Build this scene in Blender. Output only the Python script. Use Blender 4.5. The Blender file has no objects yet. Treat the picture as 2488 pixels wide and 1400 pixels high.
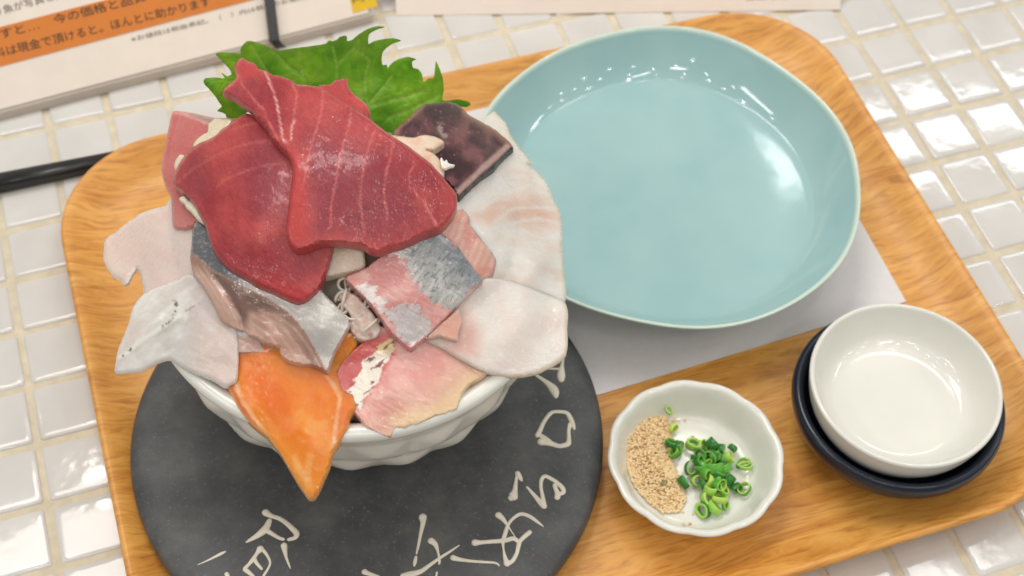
import bpy, bmesh, math, random
import numpy as np
from mathutils import Vector, Matrix
from mathutils.geometry import delaunay_2d_cdt

random.seed(7); RNG = np.random.default_rng(7)
SC = bpy.context.scene
COL = SC.collection

# ------------------------------------------------------------------ camera
F_PX = 3551.66
_r = np.array([0.603659524, -0.129890643, -0.299562119])
CAM = np.array([-0.33333344, -0.42372261, 0.50383261])
_t = np.linalg.norm(_r); _k = _r / _t
_K = np.array([[0, -_k[2], _k[1]], [_k[2], 0, -_k[0]], [-_k[1], _k[0], 0]])
ROT = np.eye(3) + math.sin(_t) * _K + (1 - math.cos(_t)) * _K @ _K
cd = bpy.data.cameras.new('camera'); cam = bpy.data.objects.new('camera', cd); COL.objects.link(cam)
cam.matrix_world = Matrix([[*ROT[i], CAM[i]] for i in range(3)] + [[0, 0, 0, 1]])
cd.sensor_width = 36; cd.lens = F_PX / 2488 * 36; cd.clip_start = .01; cd.clip_end = 20
cd.dof.use_dof = True; cd.dof.focus_distance = 0.478; cd.dof.aperture_fstop = 15; cd.dof.aperture_blades = 0
SC.camera = cam

# ------------------------------------------------------------------ world, lamps, exposure
w = bpy.data.worlds.new('World'); SC.world = w; w.use_nodes = True
bg = w.node_tree.nodes['Background']; bg.inputs[0].default_value = (1.0, .965, .92, 1); bg.inputs[1].default_value = .31
def area(name, loc, target, sx, sy, power, col=(1, .95, .88), disk=False):
    l = bpy.data.lights.new(name, 'AREA'); l.energy = power; l.color = col
    l.shape = 'DISK' if disk else 'RECTANGLE'; l.size = sx
    if not disk: l.size_y = sy
    o = bpy.data.objects.new(name, l); COL.objects.link(o); o.location = loc
    d = Vector(target) - Vector(loc); o.rotation_euler = d.to_track_quat('-Z', 'Y').to_euler()
    return o
area('ceiling_panel', (-.40, .62, 1.75), (-.2, -.1, 0), .9, .5, 12.0, (1, .965, .92))
area('tube_and_fill_light', (1.32, 1.25, 1.85), (1.32, -.07, 0), 1.0, .13, 5.0, (.93, .98, 1.0))
area('tube_and_fill_light', (.70, .36, 1.85), (-.1, -.25, 0), .5, .16, 2.2, (.95, .98, 1.0))
area('tube_and_fill_light', (.22, -1.30, 1.9), (-.27, -.14, .08), .45, .05, 2.6, (1, .975, .94))  # added front strip, unseen: fill light and wet glints on the near slices
area('tube_and_fill_light', (-.72, -1.42, 1.9), (-.27, -.14, .08), .45, .06, 2.6, (1, .975, .94))  # second unseen strip, added so the salmon side catches gloss
area('tube_and_fill_light', (2.40, -.45, 1.9), (-.27, -.14, .08), .8, .16, 6.5, (1, .975, .94))  # unseen side strip, added to put gloss on the right-hand fish
area('tube_and_fill_light', (-2.35, -.20, 1.9), (-.27, -.14, .08), .8, .16, 6.5, (1, .975, .94))  # opposite side strip, also added and unseen, for gloss on the left-hand fish
for lx in (-1.25, -.62, .02, .55):
    for ly in (-1.05, -.75, -.45, -.12, .25, .62, .98, 1.34, 1.7):
        if (ly > 1.2 and -.7 < lx < .3) or (ly > .9 and lx > .3): continue
        area('ceiling_lamp', (lx + .12 * math.sin(7 * ly), ly, 1.9), (-.2, -.1, 0), .055, .055, .36, (1, .955, .9), True)
for (lx, ly) in [(1.1, -2.5), (1.1, -1.9), (1.1, -1.3), (1.15, -.7), (1.7, -2.4), (1.7, -1.8), (1.75, -1.2), (1.7, -.5), (2.3, -1.9), (2.3, -1.2), (.5, -1.6), (.5, -2.2), (-.1, -1.6), (-.7, -1.6), (-1.3, -1.7), (-1.9, -.6), (-1.9, .3)]:
    area('ceiling_lamp', (lx, ly, 1.9), (-.2, -.1, 0), .06, .06, .42, (1, .955, .9), True)
VS = SC.view_settings; VS.view_transform = 'Standard'; VS.look = 'None'; VS.exposure = .06; VS.gamma = 1
try: VS.use_curve_mapping = False
except Exception: pass
SC.cycles.max_bounces = 8; SC.cycles.sample_clamp_indirect = 4

# ------------------------------------------------------------------ projection helpers (real world positions from measured picture points)
def rays(P):
    P = np.asarray(P, float); d = np.stack([(P[:, 0] - 1244) / F_PX, -(P[:, 1] - 700) / F_PX, -np.ones(len(P))], 1) @ ROT.T
    return d
def un(x, y, z):
    d = rays([[x, y]])[0]; return CAM + d * ((z - CAM[2]) / d[2])
def uns(P, z):
    d = rays(P); t = (np.broadcast_to(z, len(d)) - CAM[2]) / d[:, 2]; return CAM + d * t[:, None]

def lin(c):
    c = np.asarray(c, float) / 255.0
    return np.where(c <= .04045, c / 12.92, ((c + .055) / 1.055) ** 2.4)
def L4(c): return (*lin(c), 1)

# ------------------------------------------------------------------ object helpers
def link(o, parent=None):
    COL.objects.link(o)
    if parent: o.parent = parent
    return o
def tag(o, label=None, cat=None, group=None, kind=None):
    if label: o['label'] = label
    if cat: o['category'] = cat
    if group: o['group'] = group
    if kind: o['kind'] = kind
    return o
def empty(name, loc):
    o = bpy.data.objects.new(name, None); COL.objects.link(o); o.location = loc; o.empty_display_size = .01; return o
def mesh(name, verts, faces, mat, parent=None, smooth=True, origin=None, cols=None, sharp=None):
    """verts in world coordinates; origin moved to the base/centre"""
    V = np.asarray(verts, float)
    if origin is None:
        origin = np.array([*V[:, :2].mean(0), V[:, 2].min()])
    origin = np.asarray(origin, float)
    me = bpy.data.meshes.new(name); me.from_pydata((V - origin).tolist(), [], [list(map(int, f)) for f in faces])
    me.update()
    if smooth: me.polygons.foreach_set('use_smooth', [True] * len(me.polygons))
    if mat: me.materials.append(mat)
    if cols is not None:
        a = me.color_attributes.new('Col', 'FLOAT_COLOR', 'POINT'); a.data.foreach_set('color', np.asarray(cols, np.float32).ravel())
    bm = bmesh.new(); bm.from_mesh(me); bmesh.ops.recalc_face_normals(bm, faces=bm.faces)
    if sharp:
        for e in bm.edges:
            if len(e.link_faces) == 2 and e.calc_face_angle(0) > sharp: e.smooth = False
    bm.to_mesh(me); bm.free()
    o = bpy.data.objects.new(name, me); link(o, parent)
    o.location = origin - (np.array(parent.location) if parent else 0)
    return o
def lathe(profile, c, n=96, rad=None):
    """profile [(r,z)] closed loop of a solid; rad(theta, r, z) may modulate radius"""
    V = []; Fc = []
    m = len(profile); th = np.arange(n) * 2 * np.pi / n
    for (r, z) in profile:
        rr = np.array([rad(t, r, z) if rad else r for t in th])
        V += [(c[0] + rr[i] * math.cos(th[i]), c[1] + rr[i] * math.sin(th[i]), z) for i in range(n)]
    for j in range(m - 1):
        for i in range(n):
            Fc.append((j * n + i, j * n + (i + 1) % n, (j + 1) * n + (i + 1) % n, (j + 1) * n + i))
    return V, Fc, n, m
def lathe_solid(profile, c, n=96, rad=None):
    V, Fc, n, m = lathe(profile, c, n, rad)
    k = len(V); V += [(c[0], c[1], profile[0][1]), (c[0], c[1], profile[-1][1])]
    for i in range(n):
        Fc.append((k, i, (i + 1) % n)); Fc.append((k + 1, (m - 1) * n + i, (m - 1) * n + (i + 1) % n))
    return V, Fc
def smooth_profile(pts, sub=5):
    P = np.asarray(pts, float); out = []
    for i in range(len(P) - 1):
        p0 = P[max(i - 1, 0)]; p1 = P[i]; p2 = P[i + 1]; p3 = P[min(i + 2, len(P) - 1)]
        for s in range(sub):
            t = s / sub
            out.append(.5 * (2 * p1 + (p2 - p0) * t + (2 * p0 - 5 * p1 + 4 * p2 - p3) * t * t + (3 * p1 - p0 - 3 * p2 + p3) * t ** 3))
    out.append(P[-1]); return [tuple(p) for p in out]

# ------------------------------------------------------------------ materials
def new_mat(name):
    m = bpy.data.materials.new(name); m.use_nodes = True
    nt = m.node_tree; return m, nt, nt.nodes, nt.links, nt.nodes['Principled BSDF']
def N(nodes, t, **kw):
    n = nodes.new(t)
    for k, v in kw.items():
        if hasattr(n, k) and not k.startswith('i_'): setattr(n, k, v)
    return n
def ramp(nodes, stops):
    r = nodes.new('ShaderNodeValToRGB'); e = r.color_ramp.elements
    e[0].position, e[0].color = stops[0][0], stops[0][1]; e[1].position, e[1].color = stops[-1][0], stops[-1][1]
    for p, c in stops[1:-1]:
        x = e.new(p); x.color = c
    return r
def noise(nodes, links, scale, detail=4, rough=.55, vec=None, dist=0):
    n = nodes.new('ShaderNodeTexNoise'); n.inputs['Scale'].default_value = scale; n.inputs['Detail'].default_value = detail
    n.inputs['Roughness'].default_value = rough; n.inputs['Distortion'].default_value = dist
    if vec is not None: links.new(vec, n.inputs['Vector'])
    return n
def objco(nodes, links, scale=(1, 1, 1), rot=(0, 0, 0)):
    t = nodes.new('ShaderNodeTexCoord'); mp = nodes.new('ShaderNodeMapping'); mp.inputs['Scale'].default_value = scale
    mp.inputs['Rotation'].default_value = rot
    links.new(t.outputs['Object'], mp.inputs['Vector']); return mp.outputs['Vector']
def bump(nodes, links, h, strength, dist, b, inp='Normal'):
    bp = nodes.new('ShaderNodeBump'); bp.inputs['Strength'].default_value = strength; bp.inputs['Distance'].default_value = dist
    links.new(h, bp.inputs['Height']); links.new(bp.outputs['Normal'], b.inputs[inp]); return bp

def ceramic(name, col, rough=.12, var=.06, bscale=60, bdist=.0004, col2=None, coat=0.0, bstr=.25):
    m, nt, n, l, b = new_mat(name)
    v = objco(n, l); nz = noise(n, l, 35, 3, .5, v)
    c2 = col2 if col2 else tuple(max(0, x * (1 - var)) for x in col)
    rp = ramp(n, [(.3, L4(c2)), (.7, L4(col))]); l.new(nz.outputs['Fac'], rp.inputs['Fac']); l.new(rp.outputs['Color'], b.inputs['Base Color'])
    b.inputs['Roughness'].default_value = rough; b.inputs['IOR'].default_value = 1.5; b.inputs['Coat Weight'].default_value = coat
    b.inputs['Coat Roughness'].default_value = .05
    nb = noise(n, l, bscale, 2, .5, v); bump(n, l, nb.outputs['Fac'], bstr, bdist, b)
    return m

M_TILE = ceramic('glazed_white_tile', (216, 213, 208), .08, .05, 90, .0006, bstr=.2)
M_BOWL = ceramic('white_porcelain', (232, 232, 224), .12, .03, 70, .0003)
M_DISH = ceramic('cream_porcelain', (230, 229, 220), .1, .03, 60, .0003)
M_RIMDISH = ceramic('garnish_dish_porcelain', (228, 228, 218), .12, .03, 60, .0003)
M_PLATE = ceramic('celadon_glaze', (164, 196, 195), .06, .05, 55, .0008, col2=(153, 189, 190), bstr=.07)
def _rim():
    n = M_PLATE.node_tree.nodes; l = M_PLATE.node_tree.links; b = n['Principled BSDF']; src = b.inputs['Base Color'].links[0].from_socket
    at = n.new('ShaderNodeAttribute'); at.attribute_name = 'Col'; mm = n.new('ShaderNodeMixRGB'); mm.inputs[2].default_value = L4((206, 222, 208))
    l.new(at.outputs['Fac'], mm.inputs[0]); l.new(src, mm.inputs[1]); l.new(mm.outputs[0], b.inputs['Base Color'])
_rim()
M_NAVY = ceramic('navy_glaze', (28, 38, 54), .22, .2, 60, .0003)
M_BLACKBAR = ceramic('black_lacquer', (30, 29, 29), .3, .1, 40, .0002)

def m_plain(name, col, rough=.5, nscale=200, var=.05, bstr=.1, bdist=.0002):
    m, nt, n, l, b = new_mat(name)
    v = objco(n, l); nz = noise(n, l, nscale, 4, .6, v)
    rp = ramp(n, [(.3, L4(tuple(c * (1 - var) for c in col))), (.7, L4(col))]); l.new(nz.outputs['Fac'], rp.inputs['Fac'])
    l.new(rp.outputs['Color'], b.inputs['Base Color']); b.inputs['Roughness'].default_value = rough
    bump(n, l, nz.outputs['Fac'], bstr, bdist, b); return m
M_GROUT = m_plain('cement_grout', (220, 208, 182), .85, 160, .1, .6, .0006)
M_PAPER = m_plain('white_paper', (228, 224, 224), .6, 400, .02, .1, .0001)
M_BOARD = m_plain('menu_sheet', (242, 230, 217), .4, 60, .03, .05, .0001)
M_LEDGE = m_plain('frosted_plinth', (204, 194, 182), .35, 60, .05, .05, .0001)
M_ORANGE = m_plain('orange_print', (222, 128, 38), .45, 60, .04)
M_YELLOW = m_plain('yellow_print', (238, 196, 20), .45, 60, .04)
M_INK = m_plain('brown_black_ink', (62, 48, 30), .5)
M_GREYINK = m_plain('grey_ink', (120, 112, 104), .5)
M_SLIP = m_plain('white_slip', (232, 224, 205), .45, 300, .06, .2, .0003)

# wood laminate: grain runs along the tray's long side
M_WOOD, nt, n, l, b = new_mat('wood_grain_laminate')
v1 = objco(n, l, (3.2, 17, 10)); warp = noise(n, l, 2.2, 3, .5, v1)
tcoord = n.new('ShaderNodeTexCoord'); mx = n.new('ShaderNodeVectorMath'); mx.operation = 'MULTIPLY_ADD'
l.new(warp.outputs['Color'], mx.inputs[0]); mx.inputs[1].default_value = (.012, .03, 0); l.new(tcoord.outputs['Object'], mx.inputs[2])
mp = n.new('ShaderNodeMapping'); mp.inputs['Scale'].default_value = (13, 140, 30); l.new(mx.outputs[0], mp.inputs['Vector'])
g1 = noise(n, l, 1.6, 6, .62, mp.outputs['Vector'], .35)
mp2 = n.new('ShaderNodeMapping'); mp2.inputs['Scale'].default_value = (85, 760, 100); l.new(mx.outputs[0], mp2.inputs['Vector'])
g2 = noise(n, l, 1.0, 4, .6, mp2.outputs['Vector'])
r1 = ramp(n, [(.22, L4((194, 124, 52))), (.42, L4((216, 150, 68))), (.56, L4((227, 165, 80))), (.8, L4((238, 184, 102)))])
l.new(g1.outputs['Fac'], r1.inputs['Fac'])
r2 = ramp(n, [(.32, (.62, .50, .38, 1)), (.52, (1, 1, 1, 1))]); l.new(g2.outputs['Fac'], r2.inputs['Fac'])
mm = n.new('ShaderNodeMixRGB'); mm.blend_type = 'MULTIPLY'; mm.inputs[0].default_value = .75
l.new(r1.outputs['Color'], mm.inputs[1]); l.new(r2.outputs['Color'], mm.inputs[2])
l.new(mm.outputs[0], b.inputs['Base Color']); b.inputs['Roughness'].default_value = .42
bump(n, l, g2.outputs['Fac'], .12, .0003, b)

# matt black stoneware
M_SLATE, nt, n, l, b = new_mat('black_stoneware')
v = objco(n, l); a1 = noise(n, l, 55, 5, .65, v); a2 = noise(n, l, 900, 2, .6, v)
r1 = ramp(n, [(.3, L4((62, 63, 64))), (.5, L4((75, 77, 79))), (.75, L4((98, 97, 94)))]); l.new(a1.outputs['Fac'], r1.inputs['Fac'])
r2 = ramp(n, [(.62, (0, 0, 0, 1)), (.74, (1, 1, 1, 1))]); l.new(a2.outputs['Fac'], r2.inputs['Fac'])
mm = n.new('ShaderNodeMixRGB'); l.new(r2.outputs['Color'], mm.inputs[0]); l.new(r1.outputs['Color'], mm.inputs[1]); mm.inputs[2].default_value = L4((112, 106, 98))
l.new(mm.outputs[0], b.inputs['Base Color']); b.inputs['Roughness'].default_value = .52
bump(n, l, a2.outputs['Fac'], .25, .0003, b)

def flesh(name, rough=.32, sss=.35, rad=.004, bs=.5, fib=(1, 1, 1), nscale=420, mott=.12, coat=.25, bdist=.00014, trans=0.0, bsc=2.6, srad=(1, .45, .3), cbd=.0009):
    """raw fish: pigment from the mesh's own colour attribute (alpha = silver skin, plus painted glare streaks on one slice)"""
    m, nt, n, l, b = new_mat(name)
    at = n.new('ShaderNodeAttribute'); at.attribute_name = 'Col'
    v = objco(n, l, fib); nz = noise(n, l, nscale, 5, .65, v); nb = noise(n, l, nscale * bsc, 3, .7, v)
    rp = ramp(n, [(.3, (1 - mott, 1 - mott, 1 - mott, 1)), (.7, (1 + mott * .5,) * 3 + (1,))]); l.new(nz.outputs['Fac'], rp.inputs['Fac'])
    mm = n.new('ShaderNodeMixRGB'); mm.blend_type = 'MULTIPLY'; mm.inputs[0].default_value = 1
    l.new(at.outputs['Color'], mm.inputs[1]); l.new(rp.outputs['Color'], mm.inputs[2]); l.new(mm.outputs[0], b.inputs['Base Color'])
    mr = n.new('ShaderNodeMath'); mr.operation = 'MULTIPLY'; mr.inputs[1].default_value = .3; l.new(at.outputs['Alpha'], mr.inputs[0]); l.new(mr.outputs[0], b.inputs['Metallic'])
    rr = n.new('ShaderNodeMapRange'); rr.inputs[1].default_value = .3; rr.inputs[2].default_value = .7; rr.inputs[3].default_value = max(.05, rough - .16); rr.inputs[4].default_value = rough + .14
    l.new(nb.outputs['Fac'], rr.inputs[0]); l.new(rr.outputs[0], b.inputs['Roughness'])
    b.inputs['Subsurface Weight'].default_value = sss; b.inputs['Subsurface Radius'].default_value = srad; b.inputs['Subsurface Scale'].default_value = rad
    b.inputs['Coat Weight'].default_value = coat; b.inputs['Coat Roughness'].default_value = .045; b.inputs['Coat IOR'].default_value = 1.45
    b.inputs['Transmission Weight'].default_value = trans; b.inputs['IOR'].default_value = 1.40
    ad = n.new('ShaderNodeMath'); ad.operation = 'ADD'; l.new(nz.outputs['Fac'], ad.inputs[0]); l.new(nb.outputs['Fac'], ad.inputs[1])
    bp = bump(n, l, ad.outputs[0], bs, bdist, b); nc = noise(n, l, 330, 2, .5, v); bump(n, l, nc.outputs['Fac'], .9, cbd, b, 'Coat Normal')
    return m
M_TUNA = flesh('raw_tuna', .33, .14, .002, .9, (1.5, .8, 1), 620, .06, .38, cbd=.0005)
M_WHITEFISH = flesh('raw_white_fish', .25, .85, .007, .5, (1, 1.6, 1), 420, .02, 1.0, .00014, 0.0, 2.6, (1, .95, .88))
M_SILVER = flesh('silver_skinned_fish', .24, .3, .004, .3, (1, 1, 1), 600, .02, 1.0)
M_SALMON = flesh('raw_salmon', .26, .8, .008, .45, (1, 1, 1), 420, .03, .75)
M_BONITO = flesh('seared_bonito', .40, .15, .002, .8, (1, 1, 1), 650, .22, .1)
M_SHRED = flesh('clear_radish', .18, .3, .004, .2, (1, 1, 1), 300, .03, .4, trans=.45)
M_RADISH = flesh('white_radish', .2, .5, .004, .3, (1, 1, 1), 300, .05, .3)

# shiso
M_LEAF, nt, n, l, b = new_mat('shiso_leaf')
at = n.new('ShaderNodeAttribute'); at.attribute_name = 'Col'
v = objco(n, l); nz = noise(n, l, 260, 4, .6, v); nv = n.new('ShaderNodeTexVoronoi'); nv.feature = 'DISTANCE_TO_EDGE'; nv.inputs['Scale'].default_value = 230; l.new(v, nv.inputs['Vector'])
rp = ramp(n, [(.3, (.86, .87, .84, 1)), (.7, (1.08, 1.05, 1.05, 1))]); l.new(nz.outputs['Fac'], rp.inputs['Fac'])
mm = n.new('ShaderNodeMixRGB'); mm.blend_type = 'MULTIPLY'; mm.inputs[0].default_value = 1; l.new(at.outputs['Color'], mm.inputs[1]); l.new(rp.outputs['Color'], mm.inputs[2])
l.new(mm.outputs[0], b.inputs['Base Color']); b.inputs['Roughness'].default_value = .38
b.inputs['Subsurface Weight'].default_value = 0
mrv = n.new('ShaderNodeMapRange'); mrv.inputs[1].default_value = 0; mrv.inputs[2].default_value = .12; l.new(nv.outputs['Distance'], mrv.inputs[0])
bump(n, l, mrv.outputs[0], .35, .0003, b)
tr = n.new('ShaderNodeBsdfTranslucent'); l.new(mm.outputs[0], tr.inputs['Color']); mxs = n.new('ShaderNodeMixShader'); mxs.inputs[0].default_value = .42
out = [x for x in n if x.type == 'OUTPUT_MATERIAL'][0]
l.new(b.outputs[0], mxs.inputs[1]); l.new(tr.outputs[0], mxs.inputs[2]); l.new(mxs.outputs[0], out.inputs['Surface'])

# ================================================================== SETTING: tiled counter
PITCH = .027; TS = .0244; HT = TS / 2
def tile_mesh():
    V = []; Fc = []
    loops = [(0, -.004, .0012), (0, -.0010, .0012), (.0003, -.0004, .0013), (.0009, -.00002, .0015), (.0017, .00008, .0018), (.0030, .0001, .0022)]
    ns = 4
    for i in range(-18, 7):
        for j in range(-8, 12):
            cx = (i + .5) * PITCH + random.gauss(0, .00018); cy = -(j + .5) * PITCH + random.gauss(0, .00018) + .0
            if j < -6 and False: continue
            ang = random.gauss(0, .006); tx = random.gauss(0, .006); ty = random.gauss(0, .006); dz = random.gauss(0, .00008)
            base = len(V); ca, sa = math.cos(ang), math.sin(ang); hx = HT * random.uniform(.985, 1.01); hy = HT * random.uniform(.985, 1.01)
            for (ins, z, cr) in loops:
                for q in range(4):
                    sx, sy = [(1, 1), (-1, 1), (-1, -1), (1, -1)][q]
                    for s in range(ns):
                        a = q * math.pi / 2 + s / (ns - 1) * math.pi / 2
                        x = sx * (hx - ins - cr) + cr * math.cos(a); y = sy * (hy - ins - cr) + cr * math.sin(a)
                        V.append((cx + x * ca - y * sa, cy + x * sa + y * ca, z + x * tx + y * ty + dz))
            m = 4 * ns
            for k in range(len(loops) - 1):
                for s in range(m):
                    Fc.append((base + k * m + s, base + k * m + (s + 1) % m, base + (k + 1) * m + (s + 1) % m, base + (k + 1) * m + s))
            top = len(V); V.append((cx, cy, .00011 + dz)); k = len(loops) - 1
            for s in range(m): Fc.append((base + k * m + s, base + k * m + (s + 1) % m, top))
    return V, Fc
V, Fc = tile_mesh()
o = mesh('tiled_counter', V, Fc, M_TILE, origin=(0, 0, 0)); tag(o, kind='structure')
gx0, gx1, gy0, gy1 = -18 * PITCH, 7 * PITCH, -12 * PITCH, 8 * PITCH
V = [(gx0, gy0, -.0008), (gx1, gy0, -.0008), (gx1, gy1, -.0008), (gx0, gy1, -.0008), (gx0, gy0, -.03), (gx1, gy0, -.03), (gx1, gy1, -.03), (gx0, gy1, -.03)]
o = mesh('counter_grout', V, [(0, 1, 2, 3), (7, 6, 5, 4), (0, 4, 5, 1), (1, 5, 6, 2), (2, 6, 7, 3), (3, 7, 4, 0)], M_GROUT, smooth=False, origin=(0, 0, 0)); tag(o, kind='structure')

# ================================================================== tray
TX0, TX1, TY0, TY1 = -.3805, -.0240, -.2520, .0218
def rrect(ins, z, cr, ns=14, bow=.0):
    pts = []; cr = max(cr - ins, .002)
    x0, x1, y0, y1 = TX0 + ins, TX1 - ins, TY0 + ins, TY1 - ins
    for q, (cx, cy) in enumerate([(x1 - cr, y1 - cr), (x0 + cr, y1 - cr), (x0 + cr, y0 + cr), (x1 - cr, y0 + cr)]):
        for s in range(ns):
            a = q * math.pi / 2 + s / (ns - 1) * math.pi / 2
            pts.append((cx + cr * math.cos(a), cy + cr * math.sin(a), z))
    return pts
TRAYZ = .0065
prof = [(.012, .0002), (.006, .0022), (.0012, .0108), (.0, .0142), (.0004, .0153), (.0013, .0159), (.0024, .0158), (.0045, .0146), (.008, .0122), (.0125, .0093), (.017, .0074), (.022, TRAYZ + .0001), (.027, TRAYZ)]
V = []; Fc = []
for ins, z in prof: V += rrect(ins, z, .047)
m = 56
for k in range(len(prof) - 1):
    for s in range(m): Fc.append((k * m + s, k * m + (s + 1) % m, (k + 1) * m + (s + 1) % m, (k + 1) * m + s))
Fc.append(tuple(range((len(prof) - 1) * m, len(prof) * m))); Fc.append(tuple(range(m - 1, -1, -1)))
tray = mesh('serving_tray', V, Fc, M_WOOD); tag(tray, 'orange-brown wood grain serving tray with rounded corners on the white tiles', 'tray')

# ================================================================== paper sheet under the plate
def sheet(name, pts, z0, th, mat, parent=None, origin=None):
    k = len(pts); V = [(x, y, z0 + th) for x, y in pts] + [(x, y, z0) for x, y in pts]
    Fc = [tuple(range(k)), tuple(range(2 * k - 1, k - 1, -1))] + [(i, i + k, (i + 1) % k + k, (i + 1) % k) for i in range(k)]
    return mesh(name, V, Fc, mat, parent, smooth=False, origin=origin)
o = sheet('paper_placemat', [(-.2500, .0045), (-.2500, -.1570), (-.1880, -.1552), (-.0520, -.1508), (-.0505, .0121), (-.19, .0061)], TRAYZ + .0001, .0005, M_PAPER)
tag(o, 'white paper sheet lying flat under the pale blue plate', 'paper')

# ================================================================== slate-black round plate with lettering
SZ = .0205; SCX, SCY = -.2833, -.1515; SR = .0893
prof = [(.070, TRAYZ + .0002), (.082, TRAYZ + .0006), (.0885, TRAYZ + .004), (SR, TRAYZ + .008), (SR - .0001, SZ - .0042), (SR - .0007, SZ - .0026), (SR - .0022, SZ - .0014), (SR - .0045, SZ - .0006), (SR - .0075, SZ - .0001), (SR - .012, SZ), (.04, SZ)]
V, Fc = lathe_solid(prof, (SCX, SCY), 128, lambda t, r, z: r * (1 + .0045 * math.sin(3 * t + 1) + .003 * math.sin(5 * t)))
slate = mesh('round_stone_plate', V, Fc, M_SLATE); tag(slate, 'thick matt black round plate with cream brush lettering under the sashimi bowl', 'plate')

def stroke(pts, Z, V, Fc):
    """a raised trail of white slip along picture points (x, y, width)"""
    ox, oy, s = Z
    P = np.array([(ox + a / s, oy + b_ / s, c / s) for a, b_, c in pts], float)
    sm = smooth_profile(P, 5); P = np.array(sm); P[:, 2] = np.maximum(P[:, 2], 1.2)
    W = uns(P[:, :2], SZ); mpp = np.linalg.norm(CAM - W.mean(0)) / F_PX
    hw = P[:, 2] * mpp * .58
    n_ = len(W); T = np.gradient(W, axis=0); T /= np.linalg.norm(T, axis=1)[:, None] + 1e-9
    # rounded ends
    W = np.vstack([W[:1] - T[:1] * hw[0] * .9, W[:1] - T[:1] * hw[0] * .5, W, W[-1:] + T[-1:] * hw[-1] * .5, W[-1:] + T[-1:] * hw[-1] * .9])
    hw = np.r_[hw[0] * .4, hw[0] * .85, hw, hw[-1] * .85, hw[-1] * .4]; T = np.vstack([T[:1], T[:1], T, T[-1:], T[-1:]])
    Nn = np.stack([-T[:, 1], T[:, 0], np.zeros(len(T))], 1)
    b0 = len(V); K = 9
    for i in range(len(W)):
        for k in range(K):
            a = math.pi * k / (K - 1)
            p = W[i] + Nn[i] * hw[i] * math.cos(a); V.append((p[0], p[1], SZ - .00015 + min(hw[i], .0016) * .55 * math.sin(a)))
    for i in range(len(W) - 1):
        for k in range(K - 1):
            Fc.append((b0 + i * K + k, b0 + i * K + k + 1, b0 + (i + 1) * K + k + 1, b0 + (i + 1) * K + k))
    Fc.append(tuple(b0 + k for k in range(K))); Fc.append(tuple(b0 + (len(W) - 1) * K + k for k in range(K)))
ZO = (1250, 860, 5.3826); ZR = (850, 1120, 3.9492); ZL = (440, 1200, 5.924)
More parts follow.
